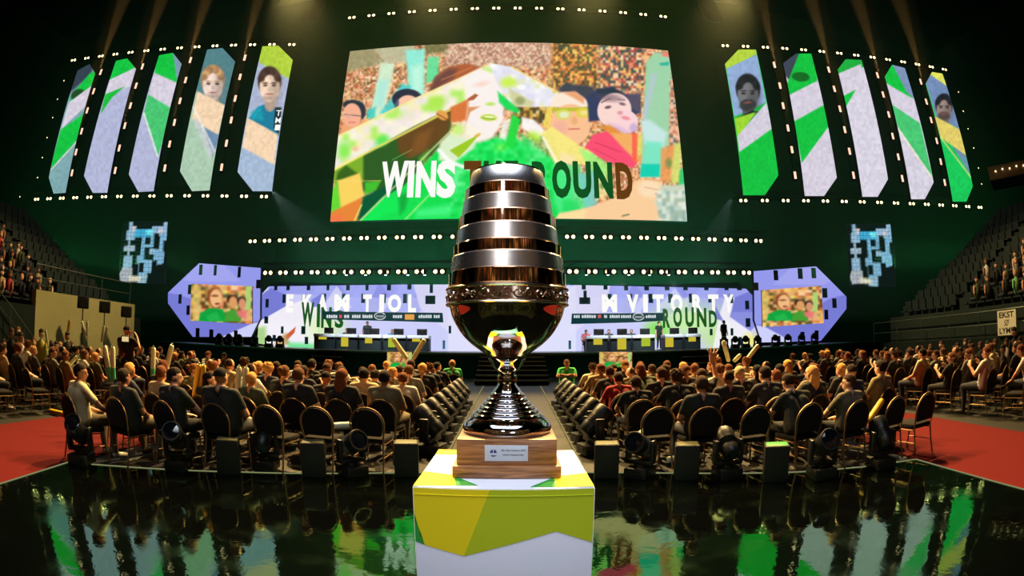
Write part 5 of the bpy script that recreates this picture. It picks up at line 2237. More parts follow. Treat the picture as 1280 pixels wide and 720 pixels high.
def finger_limbs(wrist, fdir, palm_n, side, curl=0.3, spread=0.25, s=1.0):
    """palm with four fingers and a thumb; fdir: wrist to knuckles, palm_n: normal of the palm"""
    w, f, n = Vector(wrist), Vector(fdir).normalized(), Vector(palm_n).normalized()
    x = f.cross(n).normalized() * side
    out = []
    kn = []
    for i, o in enumerate((-0.030, -0.010, 0.010, 0.030)):
        k = w + f * 0.085 * s + x * o * s
        kn.append(k)
        out.append((tuple(w + x * o * 0.6 * s), 0.019 * s, tuple(k), 0.015 * s, 'skin'))
    for i, (k, L) in enumerate(zip(kn, (0.068, 0.078, 0.074, 0.056))):
        d = (f + x * spread * (i - 1.5) * 0.5 + n * curl * 0.4).normalized()
        d2 = (f + x * spread * (i - 1.5) * 0.5 + n * curl * 1.3).normalized()
        m = k + d * L * 0.55 * s
        e = m + d2 * L * 0.5 * s
        out.append((tuple(k), 0.0115 * s, tuple(m), 0.010 * s, 'skin'))
        out.append((tuple(m), 0.010 * s, tuple(e), 0.008 * s, 'skin'))
    b = w + f * 0.02 * s - x * 0.025 * s
    m = b + (f * 0.7 - x * 0.9 + n * 0.2).normalized() * 0.05 * s
    e = m + (f * 0.9 - x * 0.4 + n * 0.3).normalized() * 0.035 * s
    out.append((tuple(b), 0.016 * s, tuple(m), 0.012 * s, 'skin'))
    out.append((tuple(m), 0.012 * s, tuple(e), 0.009 * s, 'skin'))
    return out


def head_parts(c, yaw=0.0, pitch=0.0):
    R = Euler((pitch, 0, yaw)).to_matrix()
    c = Vector(c)
    T = lambda p: tuple(c + R @ Vector(p))
    balls = [(T((0, -0.012, 0.015)), (0.074, 0.092, 0.098), (pitch, 0, yaw), 'skin'),
             (T((0, 0.022, -0.055)), (0.056, 0.058, 0.062), (pitch, 0, yaw), 'skin'),
             (T((0, 0.040, -0.085)), (0.030, 0.030, 0.028), (pitch, 0, yaw), 'skin')]
    for s in (-1, 1):
        balls.append((T((s * 0.076, -0.012, -0.012)), (0.011, 0.022, 0.034), (pitch, 0.15 * s, yaw), 'skin'))
    limbs = [(T((0, 0.076, 0.012)), 0.009, T((0, 0.097, -0.026)), 0.015, 'skin'),
             (T((-0.032, 0.070, 0.024)), 0.012, T((0.032, 0.070, 0.024)), 0.012, 'skin'),
             (T((-0.018, 0.076, -0.062)), 0.009, T((0.018, 0.076, -0.062)), 0.009, 'skin')]
    marks = [(T((s * 0.032, 0.078, 0.004)), 0.014, 'eye') for s in (-1, 1)] + [(T((0, 0.083, -0.062)), 0.019, 'lip')]
    return limbs, balls, marks, R, c


def hair_mesh(kind, R, c):
    """hair cap over the skull, cut free of the face"""
    mb = MB()
    if kind == 'bald':
        sc = (0.0765, 0.096, 0.101)
    else:
        sc = (0.084, 0.104, 0.110)
    res = bmesh.ops.create_uvsphere(mb.bm, u_segments=20, v_segments=14, radius=1)
    kill = []
    for v in res['verts']:
        p = Vector((v.co.x * sc[0], v.co.y * sc[1] - 0.016, v.co.z * sc[2] + 0.020))
        if kind != 'cap':
            w = 1 + 0.05 * noise.noise(p * 34) + 0.03 * noise.noise(p * 80)
            p = Vector((p.x * w, p.y * w, p.z * w))
        v.co = p
    for v in list(mb.bm.verts):
        p = v.co
        lim = 0.055 if p.y > 0.02 else (0.0 if p.y > -0.03 else -0.055)
        if kind == 'bald':
            lim = -0.04 if p.y < -0.02 else 1
        if kind == 'cap':
            lim = 0.045 if p.y > 0 else 0.01
        if p.z < lim:
            kill.append(v)
    bmesh.ops.delete(mb.bm, geom=kill, context='VERTS')
    if kind == 'long':
        mb.ball((0, -0.065, -0.10), 1.0, 3, (0.088, 0.055, 0.17))
    if kind == 'bun':
        mb.ball((0, -0.12, 0.06), 0.045, 2)
    if kind == 'curly':
        for k in range(26):
            a = k * 2.4
            z = 0.02 + 0.10 * (k / 26)
            r = math.sqrt(max(0, 1 - ((z - 0.02) / 0.115) ** 2))
            if math.sin(a) * r > 0.55 and z < 0.08:
                continue
            mb.ball((0.082 * r * math.cos(a), -0.016 + 0.098 * r * math.sin(a), z), 0.026, 1)
    if kind == 'cap':
        mb.prism([(0.07 * math.cos(a), 0.055 + 0.085 * math.sin(a), 0.052) for a in np.linspace(0, PI, 10)], (0, 0, 0.008))
    for v in mb.bm.verts:
        v.co = c + R @ v.co
    for f in mb.bm.faces:
        f.smooth = True
    me = mb.mesh('hair', HAIRM)
    return me


def seated(name, armL='lap', armR='lap', lean=0.0, yaw=0.0, pitch=0.0, wide=1.0, legs=0.0, voxel=0.016, ratio=0.42, sleeves=True):
    w = wide
    L, B = [], []
    by = -0.06
    ch = Vector((0, by - 0.06 + lean * 0.30, 0.88))
    nk = Vector((0, by - 0.05 + lean * 0.42, 1.03))
    hd = Vector((0, by - 0.015 + lean * 0.52, 1.155))
    for s in (-1, 1):
        L.append(((s * 0.085 * w, by, 0.56), 0.125 * w, (s * 0.085 * w, by - 0.03 + lean * .15, 0.74), 0.115 * w, 'shirt'))
        L.append(((s * 0.085 * w, by - 0.03 + lean * .15, 0.74), 0.115 * w, (s * 0.095 * w, ch.y, ch.z), 0.112, 'shirt'))
        L.append(((0, nk.y, 1.0), 0.055, (s * 0.175 * w, ch.y + 0.01, 0.975), 0.062, 'shirt'))
        L.append(((s * 0.09, by + 0.01, 0.54), 0.105 * w, (s * (0.14 + legs), 0.40, 0.52), 0.068, 'trouser'))
        L.append(((s * (0.14 + legs), 0.40, 0.52), 0.066, (s * (0.14 + legs), 0.36, 0.29), 0.056, 'trouser'))
        L.append(((s * (0.14 + legs), 0.36, 0.29), 0.056, (s * (0.145 + legs), 0.37, 0.09), 0.042, 'trouser'))
        L.append(((s * (0.145 + legs), 0.36, 0.05), 0.042, (s * (0.165 + legs), 0.53, 0.035), 0.034, 'shoe'))
        sh = Vector((s * 0.185 * w, ch.y + 0.01, 0.965))
        kind = armL if s < 0 else armR
        fd = None
        if kind == 'lap':
            el, wr = Vector((s * 0.25 * w, by + 0.05 + lean * .15, 0.71)), Vector((s * 0.11, 0.24, 0.63))
            fd, pn = Vector((-s * 0.5, 0.8, -0.1)), Vector((0, 0, -1))
        elif kind == 'knee':
            el, wr = Vector((s * 0.26 * w, by + 0.16 + lean * .2, 0.73)), Vector((s * 0.17, 0.36, 0.61))
            fd, pn = Vector((-s * 0.1, 1, -0.4)), Vector((0, -.2, -1))
        elif kind == 'up':
            el, wr = Vector((s * 0.29 * w, ch.y + 0.10, 1.12)), Vector((s * 0.26, ch.y + 0.16, 1.38))
            fd, pn = Vector((s * 0.1, 0.1, 1)), Vector((0, 1, 0))
        elif kind == 'hold':
            el, wr = Vector((s * 0.25 * w, by + 0.10, 0.76)), Vector((s * 0.20, 0.20, 0.93))
            fd, pn = Vector((-s * 0.4, 0.3, 0.8)), Vector((-s, 0.2, 0))
        elif kind == 'fold':
            el, wr = Vector((s * 0.24 * w, ch.y + 0.12, 0.78)), Vector((-s * 0.08, ch.y + 0.20, 0.82))
            fd, pn = Vector((-s, 0.1, 0.1)), Vector((0, -1, 0))
        elif kind == 'face':
            el, wr = Vector((s * 0.21 * w, by + 0.24, 0.82)), Vector((s * 0.10, ch.y + 0.20, 1.06))
            fd, pn = Vector((-s * 0.4, -0.2, 1)), Vector((0, -1, 0))
        mid = sh.lerp(el, 0.62)
        L.append((tuple(sh), 0.060, tuple(mid), 0.052, 'shirt'))
        L.append((tuple(mid), 0.047, tuple(el), 0.042, 'skin' if sleeves else 'shirt'))
        L.append((tuple(el), 0.042, tuple(wr), 0.029, 'skin' if sleeves else 'shirt'))
        L += finger_limbs(wr, fd, pn, s, 0.6 if kind in ('hold', 'knee') else 0.3, 0.9 if kind == 'up' else 0.25, 1.5 if (kind == 'up' and armL == 'lap') else 1.0)
    L.append((tuple(nk - Vector((0, 0, 0.03))), 0.058, tuple(hd - Vector((0, 0.005, 0.05))), 0.050, 'skin'))
    hl, hb, hm, R, c = head_parts(hd, yaw, pitch)
    L += hl
    B += hb
    me = body_mesh(name, L, B, None, voxel, ratio, hm)
    return me, R, c


def standing(name, pose='fold', yaw=0.0, voxel=0.017, ratio=0.45):
    L, B = [], []
    for s in (-1, 1):
        L.append(((s * 0.085, 0, 0.96), 0.115, (s * 0.08, -0.01, 1.14), 0.105, 'shirt'))
        L.append(((s * 0.08, -0.01, 1.14), 0.105, (s * 0.095, 0, 1.33), 0.108, 'shirt'))
        L.append(((0, 0, 1.46), 0.055, (s * 0.17, 0, 1.43), 0.060, 'shirt'))
        L.append(((s * 0.085, 0, 0.92), 0.10, (s * 0.10, 0.01, 0.50), 0.062, 'trouser'))
        L.append(((s * 0.10, 0.01, 0.50), 0.062, (s * 0.11, -0.02, 0.09), 0.042, 'trouser'))
        L.append(((s * 0.11, -0.03, 0.05), 0.042, (s * 0.13, 0.15, 0.035), 0.034, 'shoe'))
        sh = Vector((s * 0.185, 0, 1.42))
        if pose == 'fold':
            el, wr, fd, pn = Vector((s * 0.25, 0.08, 1.17)), Vector((-s * 0.09, 0.20, 1.22)), Vector((-s, 0.1, 0.1)), Vector((0, -1, 0))
        elif pose == 'phone':
            el, wr, fd, pn = Vector((s * 0.27, 0.14, 1.24)), Vector((s * 0.12, 0.30, 1.50)), Vector((-s * 0.5, 0.2, 0.8)), Vector((-s, 0, 0))
        else:
            el, wr, fd, pn = Vector((s * 0.25, -0.02, 1.15)), Vector((s * 0.25, 0.06, 0.90)), Vector((0, 0.15, -1)), Vector((-s, 0, 0))
        mid = sh.lerp(el, 0.6)
        L.append((tuple(sh), 0.060, tuple(mid), 0.050, 'shirt'))
        L.append((tuple(mid), 0.046, tuple(el), 0.042, 'skin'))
        L.append((tuple(el), 0.042, tuple(wr), 0.029, 'skin'))
        L += finger_limbs(wr, fd, pn, s)
    hd = Vector((0, 0.025, 1.625))
    L.append(((0, 0, 1.46), 0.056, (0, 0.015, 1.57), 0.050, 'skin'))
    hl, hb, hm, R, c = head_parts(hd, yaw)
    return body_mesh(name, L + hl, B + hb, None, voxel, ratio, hm), R, c


POSES = {
    'quiet': seated('person', 'lap', 'lap'),
    'knees': seated('person', 'knee', 'knee', 0.35, 0.15, 0.05),
    'turned': seated('person', 'lap', 'knee', 0.1, -0.75),
    'turned_left': seated('person', 'knee', 'lap', 0.05, 0.7),
    'holding': seated('person', 'hold', 'hold', 0.0, 0.1),
    'broad': seated('person', 'lap', 'lap', 0.0, -0.1, 0.0, 1.22, 0.03),
    'forward': seated('person', 'knee', 'face', 0.6, 0.0, -0.25, 1.1),
    'folded': seated('person', 'fold', 'fold', 0.0, 0.35, 0.0),
    'raised': seated('person', 'lap', 'up', 0.0, 0.0, 0.1, voxel=0.011, ratio=0.35),
    'both_up': seated('person', 'up', 'up', 0.0, 0.0, 0.1),
    'stand': standing('person', 'fold', 0.2),
    'phone': standing('person', 'phone'),
    'idle': standing('person', 'idle', 0.4),
}
HAIRK = ['short', 'short', 'short', 'short', 'long', 'bun', 'curly', 'cap', 'bald']
HAIR = {}


def hair_for(pose, kind):
    if (pose, kind) not in HAIR:
        me, R, c = POSES[pose]
        HAIR[(pose, kind)] = hair_mesh(kind, R, c)
    return HAIR[(pose, kind)]


SHIRTS = [('black', (18, 18, 20)), ('black', (22, 20, 20)), ('black', (15, 15, 17)), ('dark grey', (52, 52, 54)), ('cream', (198, 184, 150)), ('white', (214, 210, 204)),
          ('navy', (24, 30, 56)), ('khaki', (128, 112, 76)), ('tan', (176, 150, 110)), ('charcoal', (36, 36, 40)), ('olive green', (66, 74, 40)), ('grey', (110, 108, 104)), ('black', (20, 22, 22))]
HAIRS = [('brown', (92, 56, 30)), ('dark brown', (58, 36, 22)), ('black', (26, 19, 16)), ('blond', (190, 142, 80)), ('auburn', (100, 54, 30)), ('brown', (112, 70, 38)), ('dark', (40, 27, 20))]
HK = {'short': 'short %s hair', 'long': 'long %s hair', 'bun': '%s hair bun', 'curly': 'curly %s hair', 'cap': 'a %s cap', 'bald': 'thinning %s hair'}


def person(loc, rz, pose, shirt, hair, hk, label, group, scale=1.0):
    o = link('person', POSES[pose][0], None, loc)
    o.rotation_euler = (0, 0, rz)
    o.scale = (scale * 1.04, scale * 1.04, scale * 0.93)
    o.color = L4(shirt)
    tag(o, label, 'person', group)
    h = link('cap' if hk == 'cap' else 'hair', hair_for(pose, hk), o)
    h.color = L4(hair)
    return o


def rand_look(wid=None):
    sn, sc_ = random.choice(SHIRTS)
    hn, hc = random.choice(HAIRS)
    hk = random.choice(HAIRK)
    return sn, sc_, hn, hc, hk


POSE_W = ['quiet'] * 6 + ['knees'] * 3 + ['turned', 'turned_left', 'folded', 'broad', 'forward', 'holding']
PTXT = {'quiet': 'seated', 'knees': 'seated leaning', 'turned': 'seated head-turned', 'turned_left': 'seated head-turned', 'folded': 'seated arms-folded', 'broad': 'seated broad',
        'forward': 'seated hunched', 'holding': 'seated', 'raised': 'seated arm-raised', 'both_up': 'seated arms-raised', 'stand': 'standing'}
SEATX = [1.75, 2.33, 2.91, 3.49, 4.07, 4.65, 5.20]
EXPL = {  # (side, row, seat): pose, shirt, hair, kind, words
    (-1, 0, 6): ('turned', (205, 188, 140), (34, 24, 18), 'short', 'person in cream yellow top, dark hair'),
    (-1, 0, 5): ('broad', (14, 14, 15), (40, 28, 20), 'short', 'broad person in black, short dark hair'),
    (-1, 0, 4): ('turned', (16, 16, 18), (38, 26, 20), 'short', 'person in black T-shirt turned in profile'),
    (-1, 0, 3): ('broad', (13, 13, 14), (18, 18, 18), 'cap', 'broad person in black T-shirt and black cap'),
    (-1, 0, 2): None, (-1, 0, 1): None, (-1, 0, 0): None,
    (1, 0, 0): None, (1, 0, 2): None, (1, 0, 5): None, (1, 0, 6): None,
    (1, 0, 1): ('quiet', (14, 14, 16), (60, 40, 26), 'short', 'person in black shirt with cropped brown hair'),
    (1, 0, 3): ('forward', (13, 13, 14), (44, 28, 20), 'short', 'broad person in black T-shirt hunched forward'),
    (1, 0, 4): ('turned_left', (96, 88, 68), (70, 46, 30), 'short', 'person in khaki vest'),
    (-1, 1, 2): ('quiet', (16, 16, 18), (92, 54, 30), 'short', 'person in black shirt with short auburn hair'),
    (-1, 1, 0): ('quiet', (120, 110, 80), (30, 22, 18), 'short', 'person in olive top with black hair'),
    (-1, 2, 1): ('quiet', (190, 172, 130), (26, 20, 18), 'short', 'person in pale tan shirt with black hair'),
    (-1, 1, 1): ('quiet', (20, 18, 18), (108, 56, 30), 'long', 'person with long auburn hair'),
    (1, 1, 0): ('knees', (15, 15, 17), (64, 42, 28), 'short', 'person in black leaning forward'),
    (1, 2, 0): ('knees', (170, 30, 36), (50, 34, 24), 'short', 'person in red shirt on the aisle'),
    (1, 2, 2): ('raised', (16, 16, 18), (60, 40, 28), 'short', 'person in black raising an open hand'),
    (1, 1, 4): ('quiet', (20, 20, 22), (196, 150, 92), 'long', 'person with long blond hair'),
    (1, 2, 3): ('quiet', (24, 24, 26), (200, 180, 130), 'cap', 'person in dark shirt and pale cap'),
}
people_pos = []
NROWS = 7
for s, side in ((-1, 'left'), (1, 'right')):
    for r in range(NROWS):
        for j, x in enumerate(SEATX):
            jx = s * (x + random.uniform(-0.03, 0.03) + (0.06 if r % 2 else 0))
            y = yarc(jx) + 0.36 + r * 0.96 + random.uniform(-0.04, 0.04)
            if y > 20.2:
                continue
            rz = math.radians(random.uniform(-4, 4)) - s * 0.0 + (-s * -0.06) * x * 0.6
            rowt = '%s row' % ORD[r]
            seatt = '%s from aisle' % ORD[j]
            key = (s, r, j)
            empty = key in EXPL and EXPL[key] is None
            if key not in EXPL and random.random() < 0.05:
                empty = True
            ch_l = ('empty ' if empty else '') + 'black banquet chair with gold frame, %s block, %s, %s' % (side, rowt, seatt)
            chair((jx, y, 0), rz, ch_l, 'banquet chairs in the %s middle block' % side, near=r < 5)
            if empty:
                continue
            if key in EXPL:
                pose, sh, hc, hk, words_ = EXPL[key]
                label = '%s, %s block %s, %s' % (words_, side, rowt, seatt.replace(' from aisle', ' seat'))
            else:
                pose = random.choice(POSE_W)
                if r > 3 and random.random() < 0.03:
                    pose = random.choice(['raised', 'both_up'])
                sn, sh, hn, hc, hk = rand_look()
                label = 'person in %s shirt, %s, %s block %s, %s' % (sn, HK[hk] % hn, side, rowt, seatt.replace(' from aisle', ' seat'))
            sc_ = random.uniform(0.95, 1.05)
            person((jx, y + 0.0, 0.0), rz, pose, sh, hc, hk, label, 'spectators in the %s middle block' % side, sc_)
            people_pos.append((s, r, j, jx, y))

# side blocks outside the red carpets
for s, side in ((-1, 'left'), (1, 'right')):
    for r in range(11):
        for j in range(4):
            x = 8.75 + j * 0.66 if s < 0 else 8.5 + j * 0.66
            y = 4.3 + r * 0.98 + (0.2 if j % 2 else 0) * 0.3
            jx = s * (x + random.uniform(-0.04, 0.04))
            rz = s * 0.18 + math.radians(random.uniform(-6, 6))
            rowt, seatt = '%s row' % ORD[r], '%s from carpet' % ORD[j]
            wheel = (s > 0 and r == 0 and j == 0)
            near = r < 6 and j < 2
            if not wheel:
                chair((jx, y, 0), rz, 'black banquet chair beyond the %s carpet, %s, %s' % (side, rowt, seatt), 'banquet chairs beyond the %s carpet' % side, near)
            if random.random() < 0.08 and not wheel:
                continue
            sn, sh, hn, hc, hk = rand_look()
            pose = random.choice(POSE_W + ['holding'] * 3)
            if wheel:
                pose = 'quiet'
                z = 0.06
            person((jx, y, 0.06 if wheel else 0), rz, pose, sh, hc, hk,
                   'person in %s shirt, %s, beyond %s carpet, %s %s' % (sn, HK[hk] % hn, side, rowt, seatt.replace(' from carpet', ' seat')), 'spectators beyond the %s carpet' % side, random.uniform(0.95, 1.05))
            if wheel:
                w = thing('wheelchair', 'dark wheelchair at the near end of the right seating by the carpet', 'wheelchair', (jx, y, 0), rz)
                for q in (-1, 1):
                    mb = MB()
                    mb.tube([(q * 0.29, -0.08 + 0.29 * math.cos(a), 0.30 + 0.29 * math.sin(a)) for a in np.linspace(0, 2 * PI, 25)[:-1]], 0.018, 6, True)
                    for a in np.linspace(0, 2 * PI, 13)[:-1]:
                        mb.cyl((q * 0.29, -0.08, 0.30), (q * 0.29, -0.08 + 0.28 * math.cos(a), 0.30 + 0.28 * math.sin(a)), 0.003, seg=4)
                    mb.build('wheel', BLACKP, w)
                    mb = MB()
                    mb.tube([(q * 0.22, 0.36 + 0.08 * math.cos(a), 0.09 + 0.08 * math.sin(a)) for a in np.linspace(0, 2 * PI, 13)[:-1]], 0.014, 5, True)
                    mb.build('caster', BLACKP, w)
                    mb = MB()
                    mb.tube([(q * 0.24, -0.24, 1.0), (q * 0.24, -0.2, 0.5), (q * 0.24, 0.3, 0.5), (q * 0.22, 0.38, 0.12), (q * 0.2, 0.5, 0.08)], 0.014, 6)
                    mb.build('frame', RAIL, w)
                mb = MB()
                mb.box((0, 0.02, 0.47), (0.46, 0.44, 0.05), bev=0.02)
                mb.build('seat', FABRIC, w)
                mb = MB()
                mb.box((0, -0.24, 0.72), (0.46, 0.03, 0.45), bev=0.01)
                mb.build('backrest', FABRIC, w)
# ================================================================== ON THE STAGE
DESKT = pbr('desk_white', (222, 226, 230), 0.4)
DESKB = pbr('desk_dark', (20, 34, 36), 0.6)
YELP = glow('desk_yellow_sign', (226, 206, 60), 0.75)
LIMP = glow('desk_lime_sign', (190, 215, 60), 0.75)
dp = Plane((-16, 27.2), (16, 27.2))
SIGNS = {0: (398, 408, 418, 424), 1: (426, 435, 420, 433), 2: (456, 465, 420, 429), 3: (485, 494, 421, 434), 4: (515, 525, 421, 427),
         5: (742, 753, 422, 431), 6: (772, 783, 422, 437), 7: (802, 813, 422, 433), 8: (832, 842, 421, 434), 9: (861, 870, 421, 427)}
XS = [(392, 418), (420, 447), (449, 476), (479, 507), (509, 536), (733, 760), (763, 789), (791, 819), (831, 854), (856, 876)]
for k, (x0, x1) in enumerate(XS):
    side = 'left' if k < 5 else 'right'
    n = k if k < 5 else 9 - k
    a, b = dp.hit(x0, 416), dp.hit(x1, 416)
    w = b[0] - a[0]
    cx = (a[0] + b[0]) / 2 + dp.o.x
    t = thing('player_desk', 'white topped player desk, %s from the %s end of the stage row' % (ORD[n], side), 'desk', (cx, 27.6, STAGE_Z), 0, 'player desks')
    mb = MB()
    mb.box((0, 0, 0.75), (w, 0.85, 0.17), bev=0.015)
    mb.build('table_top', DESKT, t)
    mb = MB()
    mb.box((0, -0.33, 0.37), (w * 0.92, 0.04, 0.74))
    mb.build('front_panel', DESKB, t)
    for s in (-1, 1):
        mb = MB()
        mb.box((s * w * 0.47, 0.02, 0.37), (0.05, 0.74, 0.74))
        mb.build('side_panel', DESKB, t)
    sx0, sx1, sy0, sy1 = SIGNS[k]
    p0, p1 = dp.hit(sx0, sy1), dp.hit(sx1, sy0)
    mb = MB()
    mb.box(((p0[0] + p1[0]) / 2 + dp.o.x - cx, -0.36, (max(p0[1], STAGE_Z + 0.02) + p1[1]) / 2 - STAGE_Z), (p1[0] - p0[0], 0.015, p1[1] - max(p0[1], STAGE_Z + 0.02)))
    mb.build('sign_panel', LIMP if k in (3, 7) else YELP, t)
    m_ = thing('monitor', 'black computer monitor, %s from the %s end of the desks' % (ORD[n], side), 'monitor', (cx + 0.15, 27.55, STAGE_Z + 0.826), 0, 'monitors on the desks')
    mb = MB()
    mb.box((0, 0.05, 0.20), (0.56, 0.05, 0.34), bev=0.01)
    mb.build('housing', BLACKP, m_)
    mb = MB()
    mb.box((0, 0.06, 0.06), (0.05, 0.03, 0.12))
    mb.box((0, 0.06, 0.006), (0.22, 0.16, 0.012), bev=0.004)
    mb.build('stand', BLACKP, m_)
    if k in (3, 5, 6, 1, 7):
        sh, sn = [((40, 96, 130), 'blue'), ((200, 90, 100), 'pink'), ((50, 60, 66), 'dark')][(3, 5).index(k) if k in (3, 5) else 2]
        o = person((cx - 0.42, 28.35, STAGE_Z), PI, 'quiet', sh, (60, 40, 28), 'short', 'player in %s top behind the %s desk, %s side of stage' % (sn, ORD[n], side), 'players at the desks')
        chair((cx - 0.42, 28.35, STAGE_Z), PI, 'black chair behind the %s desk on the %s side of stage' % (ORD[n], side), 'player chairs', False)
# people standing on the stage
q = wall_plane
for (px, w_, sh) in ((824, 'just right of the third right desk', (20, 40, 30)), (905, 'near the right end of the LED wall', (18, 50, 34)), (459, 'behind the second left desk', (30, 34, 38))):
    P = at(px, 432, 28.9)
    o = person((P.x, 28.9, STAGE_Z), PI + 0.4, 'idle', sh, (40, 28, 20), 'short', 'dark standing person on stage %s' % w_, 'people standing on stage')

# wedge loudspeakers along the stage edge
for i, px in enumerate((274, 286, 299, 318, 336, 350, 905, 919, 932, 947, 969, 985, 1002, 1018)):
    side = 'left' if i < 6 else 'right'
    n = i if i < 6 else 13 - i
    P = at(px, 425, 25.3)
    t = thing('stage_monitor', 'dark rounded moving light on the stage edge, %s from the far %s' % (ORD[n], side), 'stage light', (P.x, 25.3, STAGE_Z), 0, 'lights on the stage edge')
    mb = MB()
    mb.box((0, 0, 0.08), (0.42, 0.4, 0.16), bev=0.03)
    mb.build('base', BLACK, t)
    mb = MB()
    for s in (-1, 1):
        mb.box((s * 0.2, 0, 0.32), (0.06, 0.14, 0.36), bev=0.02)
    mb.box((0, 0, 0.18), (0.42, 0.14, 0.05))
    mb.build('yoke', BLACK, t)
    mb = MB()
    mb.ball((0, 0, 0.46), 0.19, 2, (0.85, 1.2, 1.0))
    mb.build('head', BLACK, t)

# ================================================================== SIDES
# lamps on stands in front of the pale wall
for k, (px, py) in enumerate(((104, 377), (131, 383), (158, 389))):
    P = atx(px, py, -15.9)
    t = thing('stand_lamp', 'black square flood lamp on a tall pole before the pale wall, %s from left' % ORD[k], 'stage light', (P.x, P.y, -0.03), math.atan2(P.x, -P.y) + PI, 'lamps on poles')
    t.rotation_euler = (0, 0, math.atan2(-P.x, P.y))
    h = P.z
    mb = MB()
    mb.cyl((0, 0, 0), (0, 0, h - 0.2), 0.025, seg=8)
    mb.build('pole', BLACK, t)
    for a in (0, 2.1, 4.2):
        mb = MB()
        mb.cyl((0, 0, 0.5), (0.4 * math.cos(a), 0.4 * math.sin(a), 0.02), 0.016, seg=6)
        mb.build('leg', BLACK, t)
    mb = MB()
    mb.box((0, 0, h), (0.52, 0.25, 0.46), bev=0.04)
    mb.build('housing', BLACK, t)
    mb = MB()
    mb.cyl((0, -0.12, h), (0, -0.15, h), 0.17, 0.19, seg=14)
    mb.build('front_ring', BLACKP, t)
# lit suite high on the right
P = at(1266, 212, 15.5)
t = thing('suite_balcony', 'small lit balcony with warm lamps, high at the right edge', 'balcony', (P.x, P.y, P.z))
t.rotation_euler = (0, 0, -1.05)
mb = MB()
mb.box((0, 0, 0.0), (3.4, 0.3, 0.75), bev=0.02)
mb.build('front', pbr('balcony_front', (150, 118, 78), 0.7), t)
mb = MB()
mb.box((0, 1.0, -0.4), (3.4, 2.2, 0.1))
mb.build('slab', CONC, t)
for k in range(5):
    mb = MB()
    mb.ball((-1.2 + 0.5 * k, -0.2, 0.05 + 0.05 * (k % 2)), 0.055, 1)
    mb.build('lamp', glow('suite_bulb', (255, 220, 170), 3.0), t)


# crowd in the stands, past counting
def crowd(name, label, spots, tall=1.25, seed=3):
    rnd = random.Random(seed)
    V, F, Cc = [], [], []

    def blob(c, s, col, n=7, m=4):
        b0 = len(V)
        for i in range(m + 1):
            th = PI * i / m
            for k in range(n):
                a = 2 * PI * k / n
                V.append((c[0] + s[0] * math.sin(th) * math.cos(a), c[1] + s[1] * math.sin(th) * math.sin(a), c[2] + s[2] * math.cos(th)))
                Cc.append(col)
        for i in range(m):
            for k in range(n):
                F.append((b0 + i * n + k, b0 + i * n + (k + 1) % n, b0 + (i + 1) * n + (k + 1) % n, b0 + (i + 1) * n + k))
    sk = [(214, 160, 128), (196, 138, 104), (226, 176, 146), (150, 100, 72)]
    for (x, y, z) in spots:
        x += rnd.uniform(-0.08, 0.08)
        y += rnd.uniform(-0.08, 0.08)
        sh = rnd.choice(SHIRTS)[1]
        if rnd.random() < 0.12:
            sh = rnd.choice([(200, 190, 90), (190, 60, 60), (120, 180, 110), (220, 215, 200)])
        h = rnd.uniform(-0.06, 0.08) + (0.3 if rnd.random() < 0.12 else 0)
        skc = rnd.choice(sk)
        blob((x, y, z + 0.55 + h), (0.21, 0.16, 0.36), L4(sh))
        blob((x, y, z + 1.02 + h), (0.085, 0.10, 0.125), L4(skc))
        blob((x, y + 0.0, z + 1.07 + h), (0.088, 0.103, 0.10), L4(rnd.choice(HAIRS)[1]), 7, 3)
        for q in (-1, 1):
            blob((x + q * 0.22, y + 0.02, z + 0.62 + h), (0.06, 0.07, 0.22), L4(skc if rnd.random() < 0.6 else sh), 5, 3)
            blob((x + q * 0.09, y + 0.25, z + 0.36), (0.075, 0.26, 0.08), L4((26, 28, 34)), 5, 3)
    me = bpy.data.meshes.new(name)
    me.from_pydata(V, [], F)
    a = me.attributes.new('tint', 'FLOAT_COLOR', 'POINT')
    a.data.foreach_set('color', np.array(Cc, np.float32).ravel())
    me.polygons.foreach_set('use_smooth', np.ones(len(F), bool))
    me.materials.append(attr_mat('crowd_tint', 'tint', 0.8))
    me.update()
    o = link(name, me)
    o['kind'] = 'stuff'
    o['label'] = label
    o['category'] = 'crowd'
    return o


rnd = random.Random(5)
spots = []
for i in range(11):
    for y in np.arange(4.0, 14.0, 0.56):
        if rnd.random() < 0.88:
            spots.append((-(18.0 + i * 1.0), y, 2.3 + i * 0.52))
crowd('crowd', 'packed spectators filling the near end of the left stand', spots, seed=1)
spots = []
for i in range(11):
    for y in np.arange(3.0, 15.5, 0.58):
        if y > 14.0 - 0.35 * i + rnd.uniform(-1, 0.6):
            continue
        if rnd.random() < 0.85:
            spots.append((18.0 + i * 1.0, y, 2.3 + i * 0.52))
crowd('crowd', 'packed spectators filling the near end of the right stand', spots, seed=2)
spots = []
for r in range(8):
    for x in np.arange(11.6, 16.4, 0.62):
        y = 3.2 + r * 1.15
        if rnd.random() < 0.85:
            spots.append((-x, y, 0.0))
crowd('crowd', 'spectators packed on the floor between left chairs and left stand', spots, seed=3)
spots = []
for r in range(9):
    for x in np.arange(11.3, 16.4, 0.62):
        y = 3.4 + r * 1.15
        if rnd.random() < 0.8 and not (x > 14.5 and y > 8.5):
            spots.append((x, y, 0.0))
crowd('crowd', 'spectators packed on the floor between right chairs and right stand', spots, seed=4)
spots = []
for i in range(REAR_N):
    r = 8.9 + i * 0.95
    for a in np.arange(math.radians(201), math.radians(339), 0.62 / r):
        if rnd.random() < 0.9:
            spots.append((r * math.cos(a), r * math.sin(a), 0.5 + i * 1.28))
crowd('crowd', 'rows of spectators behind the camera, mirrored in the trophy', spots, seed=6)

